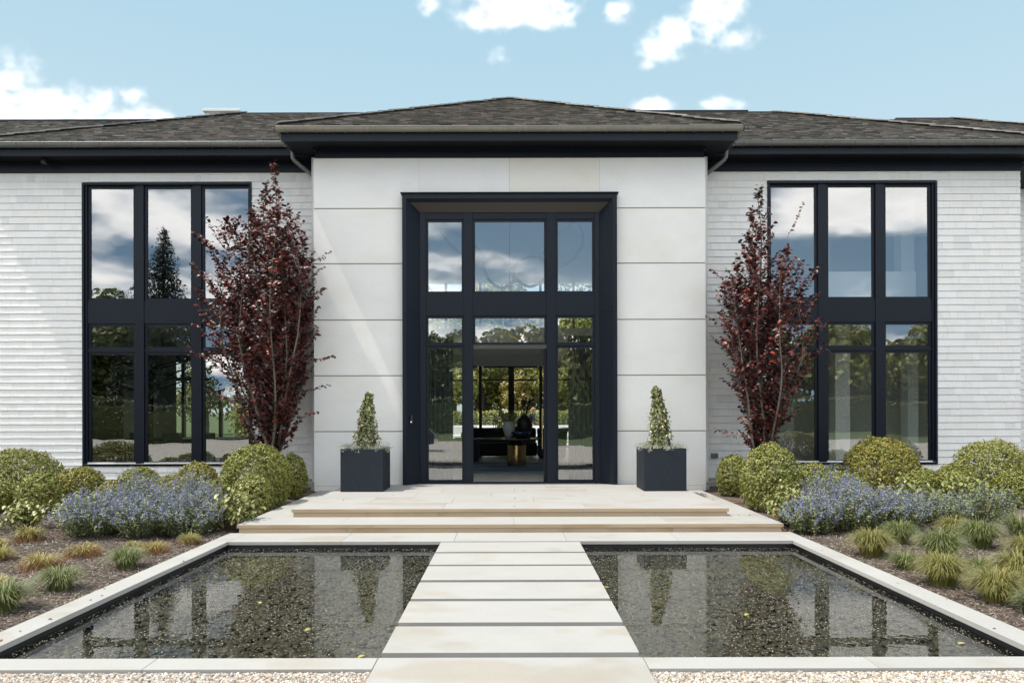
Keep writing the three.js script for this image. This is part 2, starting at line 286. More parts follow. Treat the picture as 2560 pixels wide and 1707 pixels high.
const PX = 3.63, PZ0 = 4.69, PZ1 = 8.93;                                // inner edges of the pool
{
  const pool = structure(group('pool_basin', scene), 'shallow dark lined reflecting pool basin', 'pool');
  bx(pool, 'pool_floor', M.poolFloor, -PX - 0.05, PX + 0.05, -0.32, -0.225, PZ0 - 0.05, PZ1 + 0.05);
  bx(pool, 'pool_wall', M.poolWall, -PX - 0.2, -PX - 0.035, -0.32, -0.046, PZ0 - 0.18, PZ1 + 0.2);
  bx(pool, 'pool_wall', M.poolWall, PX + 0.035, PX + 0.2, -0.32, -0.046, PZ0 - 0.18, PZ1 + 0.2);
  bx(pool, 'pool_wall', M.poolWall, -PX - 0.034, PX + 0.034, -0.32, -0.046, PZ1 + 0.035, PZ1 + 0.3);
  bx(pool, 'pool_wall', M.poolWall, -PX - 0.034, PX + 0.034, -0.32, -0.046, PZ0 - 0.18, PZ0 - 0.035);
  const list = [], cols = [[0.072, 0.065, 0.047], [0.064, 0.06, 0.048], [0.08, 0.072, 0.052], [0.06, 0.057, 0.048], [0.076, 0.07, 0.055], [0.086, 0.074, 0.052]];
  for (let i = 0; i < 20000; i++) { const s = rnd(0.016, 0.036); list.push([V(rnd(-PX, PX), -0.222 + rnd(0, 0.022), -rnd(PZ0, PZ1)), V(gauss() * 0.2, 1, gauss() * 0.2).normalize(), rnd(0, 6.28), V(s * rnd(0.9, 1.4), s * 0.55, s), tint(pick(cols), 0.2, 0.06)]); }
  copies('river_pebbles', new THREE.IcosahedronGeometry(1, 1), mat([1, 1, 1], 0.55), list, pool).userData.label = 'dark rounded pebbles under the water';
  const water = part('pool_water', metreUV(new THREE.PlaneGeometry(2 * PX + 0.06, PZ1 - PZ0 + 0.06).rotateX(-Math.PI / 2)), M.water, scene, 0, -0.092, -(PZ0 + PZ1) / 2);
  structure(water, 'still water of the reflecting pool', 'water');
  // petals and plant fluff floating on the water
  const pl = [], pc = [[0.38, 0.355, 0.29], [0.30, 0.265, 0.2], [0.46, 0.44, 0.385], [0.24, 0.215, 0.165]];
  for (let i = 0; i < 34000; i++) {
    const x = rnd(-PX, PX), Z = rnd(PZ0, PZ1); if (PN.noise(x * 1.3, 5, Z * 1.3) + PN.noise(x * 4.3, 9, Z * 4.3) * 0.6 < rnd(-0.9, 0.5)) continue;
    const s = rnd(0.0022, 0.005); pl.push([V(x, -0.0905, -Z), V(gauss() * 0.06, 1, gauss() * 0.06).normalize(), rnd(0, 6.28), V(s * rnd(1, 2.0), s, s * rnd(0.6, 1)), tint(pick(pc), 0.15, 0.05)]);
  }
  const petalGeo = new THREE.SphereGeometry(1, 6, 3).scale(1, 0.25, 1);
  Object.assign(copies('floating_petals', petalGeo, mat([1, 1, 1], 0.7), pl, scene).userData, { label: 'tiny pale petals scattered over the pool water', category: 'petals' });
  const leafSpots = [[-2.28, 6.35], [-1.62, 5.62], [-1.05, 5.0], [2.05, 6.0], [0.98, 6.9], [3.35, 5.2]];
  const leafAt = ['beside the left coping', 'in the left half of the pool near the stones', 'by the front coping left of the walkway', 'in the middle of the right half of the pool', 'just right of the stepping stones', 'in the front right corner of the pool'];
  for (const [x, Z] of leafSpots) { const o = part('floating_leaf', leafGeo(0.075, 0.04, 0.12, 0.02), leafMat([0.42, 0.36, 0.08], 0.6, 0.2), scene, x, -0.087, -Z); o.rotation.y = rnd(0, 6.28); tag(o, 'yellow fallen leaf floating ' + leafAt[leafSpots.findIndex((q) => q[0] === x)], 'leaf', 'fallen leaves on the pool'); }
}
{
  // coping: separate slabs with open joints
  const coping = structure(group('pool_coping', scene), 'pale limestone coping round the reflecting pool', 'coping');
  const run = (a, b, n, f) => { for (let i = 0; i < n; i++) f(a + (b - a) * i / n + 0.0015, a + (b - a) * (i + 1) / n - 0.0015); };
  const slab = (x0, x1, Z0, Z1) => bx(coping, 'coping_slab', M.paving, x0, x1, -0.045, 0, Z0, Z1, 0.004);
  for (const s of [-1, 1]) {
    run(PZ0 + 0.001, 9.58, 3, (a, b) => slab(s < 0 ? -PX - 0.235 : PX, s < 0 ? -PX : PX + 0.235, a, b));
    run(0.893, PX + 0.235, 2, (a, b) => slab(s < 0 ? -b : a, s < 0 ? -a : b, 4.485, PZ0 - 0.001));
  }
  run(-PX + 0.001, PX - 0.001, 5, (a, b) => slab(a, b, PZ1, 9.7));
  const entry = structure(bx(scene, 'walkway_slab', M.paving, -0.89, 0.89, -0.06, 0.001, 2.6, PZ0 - 0.001, 0.004), 'broad limestone walkway slab at the front edge of the pool', 'slab');
  const zs = [[8.872, 8.255], [8.175, 7.569], [7.49, 6.872], [6.776, 6.18], [6.096, 5.481], [5.379, 4.79]];
  const which = ['farthest stepping stone, against the back coping of the pool', 'second stepping stone from the terrace steps', 'third stepping stone from the terrace steps', 'third stepping stone from the gravel drive', 'tan clouded stepping stone, second from the gravel drive', 'largest stepping stone, nearest the gravel drive'];
  zs.forEach(([b, f], i) => {
    const t = thing('stepping_stone', 'limestone slab over the water: ' + which[i], 'stepping stone', [0, 0, (b + f) / 2], 'stepping stones across the pool');
    part('slab', boxGeo(1.774, 0.055, b - f, 0.004), M.paving, t, 0, -0.0275, 0);
    part('pedestal', boxGeo(1.3, 0.15, b - f - 0.24), M.poolWall, t, 0, -0.1305, 0);
  });
}
{
  const terrace = structure(group('entrance_terrace', scene), 'pale limestone terrace with two low steps', 'terrace');
  const paver = (x0, x1, y, Z0, Z1) => bx(terrace, 'paver', M.paving, x0 + 0.001, x1 - 0.001, y - 0.05, y, Z0 + 0.001, Z1 - 0.001, 0.003);
  const Y1 = 0.116, Y2 = 0.235, A = 9.56, B = 10.24, H1 = 3.76, H2 = 3.225, W = 13.74;
  bx(terrace, 'step_core', M.riser, -H1 + 0.03, H1 - 0.03, -0.3, Y1 - 0.051, A + 0.045, W - 0.02);
  bx(terrace, 'step_core', M.riser, -H2 + 0.03, H2 - 0.03, Y1 - 0.04, Y2 - 0.051, B + 0.045, W - 0.02);
  const riser = (h, n, y0, y1, Z, off) => { for (let i = 0; i < n; i++) bx(terrace, 'riser', M.riser, -h + 2 * h * i / n + (i ? 0.001 : 0), -h + 2 * h * (i + 1) / n - 0.001, y0, y1, Z, Z + 0.03, 0.001); };
  riser(H1 - 0.025, 5, -0.002, Y1 - 0.052, A + 0.014); riser(H2 - 0.025, 6, Y1 + 0.0005, Y2 - 0.052, B + 0.014);
  // tan strips added on the tread fronts put their shaded tone into colour
  for (const [h, y, Z, n] of [[H1, Y1, A, 4], [H2, Y2, B, 3]]) for (let i = 0; i < n; i++) bx(terrace, 'nosing_shade_strip', M.riser, -h + 2 * h * i / n + 0.004, -h + 2 * h * (i + 1) / n - 0.002, y - 0.048, y - 0.0035, Z - 0.0035, Z + 0.006);
  let xs = [-H1, -2.35, 0.05, 2.2, H1];
  for (let i = 0; i < 4; i++) paver(xs[i], xs[i + 1], Y1, A, B + 0.1);
  for (const s of [-1, 1]) for (let i = 0; i < 3; i++) { const a = B + 0.1 + i * 1.14, b = Math.min(W - 0.02, a + 1.14); s < 0 ? paver(-H1, -H2 + 0.06, Y1, a, b) : paver(H2 - 0.06, H1, Y1, a, b); }
  xs = [-H2, -1.0, 1.12, H2];
  for (let i = 0; i < 3; i++) paver(xs[i], xs[i + 1], Y2, B, B + 0.72);
  for (let r = 0; r < 4; r++) { const a = B + 0.72 + r * 0.69, b = Math.min(W - 0.02, a + 0.69), o = [0.4, 1.0, 0.1, 0.7][r]; xs = [-H2, -H2 + o + 0.6, -H2 + o + 1.9, -H2 + o + 3.2, -H2 + o + 4.5, H2]; for (let i = 0; i < 5; i++) paver(xs[i], xs[i + 1], Y2, a, b); }
  paver(-2.0, 2.0, Y2 - 0.001, W - 0.02, 13.9);
}

// ---------------------------------------------------------------- the house
const house = thing('house', 'white shingled house with dark slate roof and tall stone entrance', 'house');
const BF = 13.73, WF = 14.45, DP = 13.83;                               // block face, wing face, door plane
const HB = 3.87, HW = 10.6;
// stone entrance block
{
  const wall = group('entrance_wall', house); wall.userData.label = 'pale limestone entrance wall of large panels';
  bx(wall, 'backing', M.mortar, -HB + 0.012, -2.06, 0.1, 6.66, BF + 0.014, BF + 0.3); bx(wall, 'backing', M.mortar, 2.06, HB - 0.012, 0.1, 6.66, BF + 0.014, BF + 0.3);
  bx(wall, 'backing', M.mortar, -2.06, 2.06, 5.70, 6.66, BF + 0.014, BF + 0.3);
  bx(wall, 'return_wall', M.panel, -HB, -HB + 0.3, 0.1, 6.66, BF + 0.31, WF + 0.3); bx(wall, 'return_wall', M.panel, HB - 0.3, HB, 0.1, 6.66, BF + 0.31, WF + 0.3);
  const ys = [0.207, 1.28, 2.38, 3.48, 4.59, 5.68];
  for (const s of [-1, 1]) {
    const p = (x0, x1, y0, y1, m = pick(M.panels), n = 'stone_panel') => bx(wall, n, m, s < 0 ? -x1 : x0, s < 0 ? -x0 : x1, y0, y1, BF, BF + 0.05, 0.003);
    p(2.03, HB, 0.1, 0.202, M.panel, 'plinth_panel');
    for (let i = 0; i < 5; i++) p(2.03, HB, ys[i] + (i ? 0.011 : 0), ys[i + 1] - 0.011);
    { const sh = new THREE.Shape([[1.785, 5.905], [2.07, 5.905], [2.07, 5.691], [HB, 5.691], [HB, 6.67], [1.785, 6.67]].map(([x, y]) => new THREE.Vector2(s * x, y))), g = new THREE.ExtrudeGeometry(sh, { depth: 0.05, bevelEnabled: false }); part('stone_panel', metreUV(g, rnd(0, 9), rnd(0, 9)), M.panel, wall, 0, 0, -(BF + 0.05)); } p(0.0015, 1.782, 5.905, 6.67, s > 0 ? M.panelWarm : M.panel);
  }
}
// entrance portal, splayed towards the door
{
  const portal = group('entrance_portal', house); portal.userData.label = 'deep navy metal portal splayed towards the door';
  const prism = (pts, h, m, name, place) => { const g = new THREE.ExtrudeGeometry(new THREE.Shape(pts.map((p) => new THREE.Vector2(...p))), { depth: h, bevelEnabled: false }); place(g); metreUV(g); return part(name, g, m, portal); };
  for (const s of [-1, 1]) for (const [y0, y1] of [[0.237, 3.628], [3.632, 5.925]])
    prism([[s * 2.10, 13.58], [s * 2.022, 13.58], [s * 1.79, 13.825], [s * 1.79, 13.98], [s * 2.10, 13.98]], y1 - y0, M.navy, 'jamb', (g) => { g.rotateX(-Math.PI / 2); g.translate(0, y0, 0); });
  prism([[-13.581, 5.83], [-13.581, 5.924], [-13.98, 5.924], [-13.98, 5.634], [-13.825, 5.634]], 4.04, M.navy, 'head', (g) => { g.rotateY(-Math.PI / 2); g.translate(2.02, 0, 0); g.scale(1, 1, 1); });
  polyMesh('soffit_bounce_panel', [V(-2.0, 5.818, -13.6), V(2.0, 5.818, -13.6), V(1.78, 5.624, -13.824), V(-1.78, 5.624, -13.824)], M.bounceTaupe, portal);  // navy soffit: terrace light reflected in it is put into this lighter panel
  bx(portal, 'drip_cap', M.navyMatt, -2.13, 2.13, 5.926, 5.945, 13.55, 13.75);
  const bell = bx(portal, 'door_bell', M.black, -1.962, -1.912, 1.44, 1.60, 13.62, 13.66, 0.006); bell.rotation.y = 0.6;
  const lens = bx(portal, 'bell_button', M.whiteFurn, -1.952, -1.922, 1.455, 1.485, 13.612, 13.62); lens.rotation.y = 0.6;
}
// a framed grid of panes
function windowUnit(name, label, out, cols, rows, Zf, o = {}) {
  const w = group(name, house), sw = o.sash ?? 0.05, [X0, X1, Y0, Y1] = out, fr = M.navy; w.userData.label = label;
  const cut = cols.map(([a, b]) => [a - sw, b + sw]), rc = rows.map(([a, b]) => [a - sw, b + sw]);
  const xs = [X0, ...cut.flat(), X1], ys = [Y0, ...rc.flat(), Y1];
  for (let i = 0; i < xs.length; i += 2) bx(w, i && i < xs.length - 2 ? 'mullion' : 'stile', fr, xs[i], xs[i + 1], Y0, Y1, Zf, Zf + 0.14, 0.004);
  cut.forEach(([a, b], c) => {
    for (let i = 0; i < ys.length; i += 2) { if (o.skip?.(c, (i - 2) / 2) || (o.skip?.(c, 0) && i === 0)) continue; if (ys[i + 1] - ys[i] > 0.002) bx(w, ys[i + 1] - ys[i] > 0.25 ? 'spandrel_panel' : 'rail', fr, a, b, ys[i], ys[i + 1], Zf + 0.012, Zf + 0.13, 0.003); }
  });
  cols.forEach(([a, b], c) => rows.forEach(([y0, y1], r) => {
    if (o.skip?.(c, r)) return;
    const s = new THREE.Shape([[a - sw, y0 - sw], [b + sw, y0 - sw], [b + sw, y1 + sw], [a - sw, y1 + sw]].map((p) => new THREE.Vector2(...p)));
    s.holes.push(new THREE.Path([[a, y0], [a, y1], [b, y1], [b, y0]].map((p) => new THREE.Vector2(...p))));
    part('sash', metreUV(new THREE.ExtrudeGeometry(s, { depth: 0.05, bevelEnabled: false })), fr, w, 0, 0, -(Zf + 0.085));
    const g = new THREE.PlaneGeometry(b - a + 0.01, y1 - y0 + 0.01); metreUV(g, rnd(0, 9), rnd(0, 9));
    part('pane', g, M.glass, w, (a + b) / 2, (y0 + y1) / 2, -(Zf + 0.062 + rnd(-0.002, 0.002))).rotation.set(rnd(-0.004, 0.004), rnd(-0.004, 0.004), 0);
  }));
  if (o.casing) { const k = o.casing; bx(w, 'casing', fr, X0 - k, X0, Y0 - k, Y1 + k, Zf - 0.035, Zf + 0.1, 0.004); bx(w, 'casing', fr, X1, X1 + k, Y0 - k, Y1 + k, Zf - 0.035, Zf + 0.1, 0.004); bx(w, 'casing', fr, X0, X1, Y1, Y1 + k, Zf - 0.035, Zf + 0.1, 0.004); bx(w, 'sill', M.soffitBoard, X0, X1, Y0 - k, Y0, Zf - 0.036, Zf + 0.1, 0.004); }
  return w;
}
windowUnit('entrance_window', 'navy framed glazed entrance screen', [-1.788, 1.788, 0.238, 5.632], [[-1.625, -0.958], [-0.69, 0.688], [0.962, 1.645]], [[0.31, 2.93], [3.045, 3.53], [4.065, 5.45]], DP, { sash: 0.045, skip: (c, r) => c === 1 && r === 0 });
{ // the open door leaf, swung inward against the right side
  const d = group('door', house); d.userData.label = 'glazed navy entrance door standing open inward'; d.position.set(0.70, 0, -(DP + 0.12)); d.rotation.y = -Math.PI / 2 - 0.06;
  const F = (n, x0, x1, y0, y1) => part(n, boxGeo(x1 - x0, y1 - y0, 0.055, 0.003), M.navy, d, (x0 + x1) / 2, (y0 + y1) / 2, 0);
  F('stile', -1.36, -1.26, 0.26, 2.93); F('stile', -0.1, 0, 0.26, 2.93); F('rail', -1.26, -0.1, 0.26, 0.4); F('rail', -1.26, -0.1, 2.82, 2.93);
  part('pane', metreUV(new THREE.PlaneGeometry(1.17, 2.43)), M.clear, d, -0.68, 1.61, 0); part('handle', new THREE.CylinderGeometry(0.014, 0.014, 0.9, 10), M.brass, d, -1.3, 1.3, 0.07);
}
bx(house, 'threshold', M.navyMatt, -0.735, 0.735, 0.237, 0.262, DP + 0.01, DP + 0.13);
const wingCols = [[5.441, 6.354], [6.635, 7.548], [7.829, 8.724]], wingRows = [[0.647, 2.87], [3.025, 3.46], [4.037, 6.325]];
for (const s of [-1, 1]) {
  const cols = s < 0 ? wingCols.map(([a, b]) => [-b, -a]).reverse() : wingCols;
  windowUnit('wing_window', s < 0 ? 'tall nine pane navy window of the left wing' : 'tall nine pane navy window of the right wing', s < 0 ? [-8.82, -5.39, 0.60, 6.38] : [5.39, 8.82, 0.60, 6.38], cols, wingRows, WF - 0.015, { sash: 0.05, casing: 0.045 });
}
// shingled wing walls
const SW = [0.24, 0.3, 0.36], unitBox = new THREE.BoxGeometry(1, 1, 1), shingleGeos = [0, 1, 2].map((k) => metreUV(new THREE.BoxGeometry(SW[k] - 0.002, 0.21, 0.016), k * 0.37, k * 0.21));
function shingleWall(name, label, x0, x1, y0, y1, Z, hole, singles) {
  const w = group(name, house), E = 0.1434, tilt = Math.atan(0.0165 / E), all = []; w.userData.label = label;
  const rows = Math.ceil((y1 - y0) / E);
  for (let r = 0; r < rows; r++) {
    const y = y0 + r * E, spans = hole && y + E * 0.9 > hole[2] && y + 0.03 < hole[3] ? [[x0, hole[0]], [hole[1], x1]] : [[x0, x1]];
    for (const [a, b] of spans) {
      let x = a - (r % 2 ? rnd(0, 0.08) : 0);
      while (x < b - 0.02) {
        const big = R() < 0.55, k = Math.floor(R() * 3), wd = big ? SW[k] : rnd(0.12, 0.24), l = Math.max(x, a), rr = Math.min(x + wd, b);
        if (rr - l > 0.012) all.push({ x: (l + rr) / 2, w: rr - l, y: y + rnd(-0.0025, 0.0025), k: Math.abs(rr - l - wd) < 1e-6 && big ? k : -1, d: rnd(0, 0.002), a: rnd(-0.004, 0.004) });
        x += wd;
      }
    }
  }
  const field = new Merge(), m4 = new THREE.Matrix4(); let n = 0;
  for (const q of all) {
    const h = 0.21, tall = Math.min(h, y1 + 0.02 - q.y), Zc = Z - 0.0185 - q.d + Math.sin(tilt) * (tall - 0.143) / 2 * 0.9;
    if (q.k >= 0 && n < singles && tall > 0.2 && R() < 0.62) { n++; const o = part('shingle', shingleGeos[q.k], M.shingles[Math.floor(R() * 5.3)], w, q.x, q.y + h / 2, -Zc); o.rotation.set(-tilt + 0, 0, q.a); continue; }
    dummy.position.set(q.x, q.y + tall / 2, -Zc); dummy.rotation.set(-tilt, 0, q.a * 0.5); dummy.scale.set(q.w - 0.002, tall, 0.016); dummy.updateMatrix(); m4.copy(dummy.matrix);
    const c = R() < 0.04 ? shingleTints[5] : pick(shingleTints.slice(0, 5)), g = unitBox.clone(), uv = g.attributes.uv; for (let i = 0; i < uv.count; i++) uv.setXY(i, uv.getX(i) * q.w, uv.getY(i) * tall);
    field.add(g, m4, tint(c, 0.012, 0.006), rnd(0, 9), rnd(0, 9));
  }
  part('shingle_field', field.geo(), M.shingleField, w).userData.kind = 'stuff';
  const back = (a, b, c, d) => bx(w, 'sheathing', M.sheathing, a, b, c, d, Z - 0.004, Z + 0.22);
  if (hole) { back(x0, hole[0], y0 - 0.1, y1); back(hole[1], x1, y0 - 0.1, y1); back(hole[0], hole[1], y0 - 0.1, hole[2]); back(hole[0], hole[1], hole[3], y1); } else back(x0, x1, y0 - 0.1, y1);
  bx(w, 'footing', mat([0.42, 0.40, 0.36], 0.9), x0, x1, -0.1, y0 - 0.1, Z + 0.01, Z + 0.2);
}
shingleWall('shingle_wall', 'white painted shingle wall of the left wing', -HW, -HB - 0.001, 0.28, 6.64, WF, [-8.86, -5.35, 0.56, 6.42], 150);
shingleWall('shingle_wall', 'white painted shingle wall of the right wing', HB + 0.001, HW, 0.28, 6.64, WF, [5.35, 8.86, 0.56, 6.42], 150);
shingleWall('rear_shingle_wall', 'white shingle wall set back at the far right', 10.9, 13.5, 0.28, 6.64, 15.6, null, 0);
bx(house, 'rear_eave', M.navyMatt, 10.63, 19.2, 6.62, 7.05, 15.05, 16.2);
{ const g = bx(house, 'meter_box', M.zinc, 4.16, 4.30, 0.70, 0.80, WF - 0.09, WF - 0.02, 0.01); bx(house, 'foundation_vent', M.navyMatt, -3.98, -3.90, 0.13, 0.25, WF - 0.05, WF); }
// soffits, fascias, friezes
for (const s of [-1, 1]) {
  const b = (n, m, x0, x1, ...r) => bx(house, n, m, s < 0 ? -x1 : x0, s < 0 ? -x0 : x1, ...r);
  b('frieze_board', M.navy, HB, HW + 0.02, 6.625, 6.80, WF - 0.05, WF + 0.02); b('crown_strip', M.navy, HB, HW + 0.05, 6.80, 6.855, WF - 0.085, WF + 0.02);
  b('soffit', M.soffitBoard, HB + 0.005, HW + 0.52, 6.855, 6.90, 14.03, WF + 0.3); b('fascia', M.navy, HB + 0.3, HW + 0.52, 6.87, 7.04, 14.0, 14.028); b('fascia_bead', M.navy, HB + 0.3, HW + 0.52, 6.835, 6.868, 13.985, 14.03);
  b('soffit', M.soffitBoard, HB, HB + 0.45, 6.856, 6.902, 13.3, 14.0); b('fascia', M.navy, HB + 0.451, HB + 0.48, 6.86, 7.05, 13.28, 14.0);
  b('frieze_board', M.navy, HW - 0.02, HW + 0.02, 6.625, 6.85, WF + 0.021, 18);
}
bx(house, 'frieze_board', M.navy, -HB + 0.03, HB - 0.03, 6.672, 6.82, BF - 0.02, BF + 0.1); bx(house, 'crown_strip', M.navy, -HB, HB, 6.815, 6.857, BF - 0.06, BF + 0.1);
bx(house, 'soffit', M.soffitBoard, -HB - 0.45, HB + 0.45, 6.857, 6.905, 13.29, BF + 0.6); bx(house, 'fascia', M.navy, -HB - 0.478, HB + 0.478, 6.86, 7.05, 13.25, 13.279); bx(house, 'fascia_bead', M.navy, -HB - 0.478, HB + 0.478, 6.83, 6.859, 13.235, 13.28);
bx(house, 'security_camera', M.black, -9.55, -9.45, 6.74, 6.85, 14.15, 14.25, 0.02);
// gutters, half round, with straps
const gutterR = 0.075;
function gutter(a, b, m, label) {
  const d = b.clone().sub(a), L = d.length(), g = group('gutter', house); g.userData.label = label; g.position.copy(a); g.rotation.y = Math.atan2(-d.z, d.x);
  const trough = new THREE.CylinderGeometry(gutterR, gutterR, L, 14, Math.max(1, Math.round(L)), true, 0, Math.PI).rotateZ(Math.PI / 2).rotateX(Math.PI); trough.rotateX(0); 
  // turn the half pipe so that its mouth looks up
  trough.computeBoundingBox(); trough.translate(L / 2, 0, 0);
  const t = part('trough', metreUV(trough), m, g); t.rotation.x = 0;
  const lip = part('rolled_lip', new THREE.CylinderGeometry(0.011, 0.011, L, 8).rotateZ(Math.PI / 2).translate(L / 2, 0.004, gutterR), m, g);
  const n = Math.round(L / 0.54), tor = new THREE.TorusGeometry(gutterR + 0.006, 0.009, 5, 12, Math.PI).rotateZ(Math.PI).rotateY(Math.PI / 2);
  for (let i = 0; i < n; i++) part('strap', tor, m, g, (i + 0.35) * L / n, 0, 0);
  return g;
}
const GY = 7.05;
gutter(V(-4.42, GY, -13.2), V(4.42, GY, -13.2), M.zincWarm, 'zinc gutter along the front of the entrance roof');
gutter(V(-4.42, GY, -13.95), V(-4.42, GY, -13.2), M.zincWarm, 'short zinc gutter returning at the left of the entrance roof'); gutter(V(4.42, GY, -13.2), V(4.42, GY, -13.95), M.zincWarm, 'short zinc gutter returning at the right of the entrance roof');
gutter(V(-HW - 0.55, GY, -13.93), V(-4.5, GY, -13.93), M.zinc, 'zinc gutter along the left wing'); gutter(V(4.5, GY, -13.93), V(HW + 0.55, GY, -13.93), M.zinc, 'zinc gutter along the right wing');
for (const s of [-1, 1]) { const mg = new Merge(); limb(mg, [V(s * 4.36, 6.99, -13.93), V(s * 4.35, 6.9, -13.93), V(s * 4.345, 6.76, -13.95), V(s * 4.32, 6.72, -13.97), V(s * 3.98, 6.47, -14.25), V(s * 3.93, 6.40, -14.33)], [0.042, 0.042, 0.042, 0.042, 0.042, 0.042], 10, WHITE); part('downpipe', mg.geo(), M.zinc, house).userData.label = s < 0 ? 'bent zinc downpipe at the left of the entrance' : 'bent zinc downpipe at the right of the entrance'; }

// ---------------------------------------------------------------- roofs
const SLW = [0.13, 0.18, 0.24], PITCH = 0.56, SA = Math.atan(PITCH), slateGeos = SLW.map((w, k) => { const g = metreUV(new THREE.BoxGeometry(w - 0.006, 0.022, 0.3), k, k * 2), c = new Float32Array(72).fill(1); c.fill(3.4, 48, 60); g.setAttribute('color', new THREE.BufferAttribute(c, 3)); return g; });   // butt edge paler than the face: the light it catches is put into its colour
let slateLeft = 300;
function slope(roof, x0, x1, Z0, y0, k, lh, rh, singles) {
  const L = Math.hypot(k, k * PITCH), E = 0.115, n = Math.ceil(L / E), field = new Merge(), cosA = Math.cos(SA), sinA = Math.sin(SA);
  for (let c = 0; c < n; c++) {
    const along = (c + 0.0) * E, t = along * cosA, a = x0 + (lh ? t : 0), b = x1 - (rh ? t : 0); let x = a - rnd(0, 0.2);
    while (x < b) {
      const q = Math.floor(R() * 3), wd = SLW[q], l = Math.max(a - 0.02, x), r = Math.min(b + 0.02, x + wd), jut = rnd(-0.014, 0.014), lift = rnd(0, 0.008);
      if (r - l > 0.05) {
        const s = along + 0.15 + jut, y = y0 + s * sinA + 0.03 + lift, z = -(Z0 + s * cosA), ang = SA - 0.11 + rnd(-0.02, 0.02);
        if (slateLeft > 0 && singles > 0 && c < 3 && r - l > wd - 1e-6 && Math.abs(x) < 11) { slateLeft--; singles--; const o = part('slate', slateGeos[q], pick(M.slates), roof, (l + r) / 2, y, z); o.rotation.set(ang, 0, rnd(-0.01, 0.01)); }
        else { dummy.position.set((l + r) / 2, y, z); dummy.rotation.set(ang, 0, rnd(-0.01, 0.01)); dummy.scale.set((r - l) / wd, 1, 1); dummy.updateMatrix(); const cl = PN.noise(x * 0.9, c * 0.35, 4) * 0.22; field.add(slateGeos[q], dummy.matrix, tint(R() < 0.03 ? [0.11, 0.1, 0.09] : pick(slateTints), 0.2 + Math.abs(cl) * 0.4, 0.08), R() * 5, R() * 5); }
      }
      x += wd;
    }
  }
  part('slate_field', field.geo(), M.slateField, roof).userData.kind = 'stuff';
  polyMesh('roof_deck', [V(x0, y0, -Z0), V(x1, y0, -Z0), V(x1 - (rh ? k : 0), y0 + k * PITCH, -(Z0 + k)), V(x0 + (lh ? k : 0), y0 + k * PITCH, -(Z0 + k))], M.deck, roof);
}
function hip(roof, a, b) {                                             // overlapping cap slates up a hip or ridge
  const d = b.clone().sub(a), L = d.length(), n = Math.round(L / 0.3), g = metreUV(new THREE.BoxGeometry(0.21, 0.022, 0.42)); d.normalize();
  for (let i = 0; i < n; i++) { const p = a.clone().addScaledVector(d, (i + 0.6) * 0.3), o = part('hip_cap', g, pick(M.hipCap), roof, p.x, p.y + 0.07 + rnd(0, 0.012), p.z); o.lookAt(p.clone().sub(d.clone().setY(d.y - 0.12))); o.rotateZ(rnd(-0.04, 0.04)); }
}
const EY = 7.07;
{
  const roof = group('wing_roof', house); roof.userData.label = 'long hipped slate roof over the two wings';
  const x = HW + 0.5, Z = 13.97, k = 4.16, ry = EY + k * PITCH;
  slope(roof, -x, x, Z, EY, k, true, true, 190);
  hip(roof, V(-x, EY, -Z), V(-x + k, ry, -Z - k)); hip(roof, V(x, EY, -Z), V(x - k, ry, -Z - k));
  polyMesh('roof_deck', [V(-x, EY, -Z), V(-x + k, ry, -Z - k), V(-x, EY, -Z - 2 * k)], M.deck, roof); polyMesh('roof_deck', [V(x, EY, -Z), V(x, EY, -Z - 2 * k), V(x - k, ry, -Z - k)], M.deck, roof);
  polyMesh('roof_deck', [V(-x, EY, -Z - 2 * k), V(-x + k, ry, -Z - k), V(x - k, ry, -Z - k), V(x, EY, -Z - 2 * k)], M.deck, roof);
  bx(roof, 'ridge_vent', M.navyMatt, -2.95, -0.5, ry - 0.05, ry + 0.15, Z + k + 0.05, Z + k + 0.35); bx(roof, 'ridge_vent', M.navyMatt, 0.5, 6.25, ry - 0.05, ry + 0.14, Z + k + 0.05, Z + k + 0.35);
  bx(roof, 'ridge_cap', M.slates[2], -x + k, x - k, ry - 0.03, ry + 0.045, Z + k - 0.08, Z + k + 0.08);
}
{
  const roof = group('entrance_roof', house); roof.userData.label = 'pyramid slate roof over the entrance';
  const x = 4.4, Z = 13.22, k = 4.4, ay = EY + k * PITCH;
  slope(roof, -x, x, Z, EY, k, true, true, 110);
  hip(roof, V(-x, EY, -Z), V(0, ay, -Z - k)); hip(roof, V(x, EY, -Z), V(0, ay, -Z - k));
  for (const s of [-1, 1]) polyMesh('roof_deck', [V(s * x, EY, -Z), V(0, ay, -Z - k), V(0, ay, -Z - k - 2.5), V(s * x, EY, -Z - k - 2.5)], M.deck, roof);
}
{
  const roof = group('rear_roof', house); roof.userData.label = 'slate roof further back behind the left wing';
  slope(roof, -26, -8.2, 15.0, EY, 5.9, false, false, 0); bx(roof, 'ridge_cap', M.navyMatt, -26, -8.2, EY + 5.9 * PITCH - 0.02, EY + 5.9 * PITCH + 0.09, 20.85, 21.0);
  const rr = group('rear_roof', house); rr.userData.label = 'slate roof further back behind the right wing';
  slope(rr, 5.7, 19.3, 15.0, EY, 5.9, true, true, 0); hip(rr, V(19.3, EY, -15), V(13.4, EY + 5.9 * PITCH, -20.9));
  bx(rr, 'ridge_cap', M.slates[2], 11.6, 13.4, EY + 5.9 * PITCH - 0.02, EY + 5.9 * PITCH + 0.08, 20.85, 21.0);
  const ch = group('chimney', house); ch.userData.label = 'low white chimney behind the left hip';
  bx(ch, 'shaft', M.whitePlaster, -8.72, -7.8, 8, 10.3, 20.0, 21.2); bx(ch, 'cap', M.whitePlaster, -8.8, -7.72, 10.301, 10.38, 19.92, 21.28, 0.01);
}

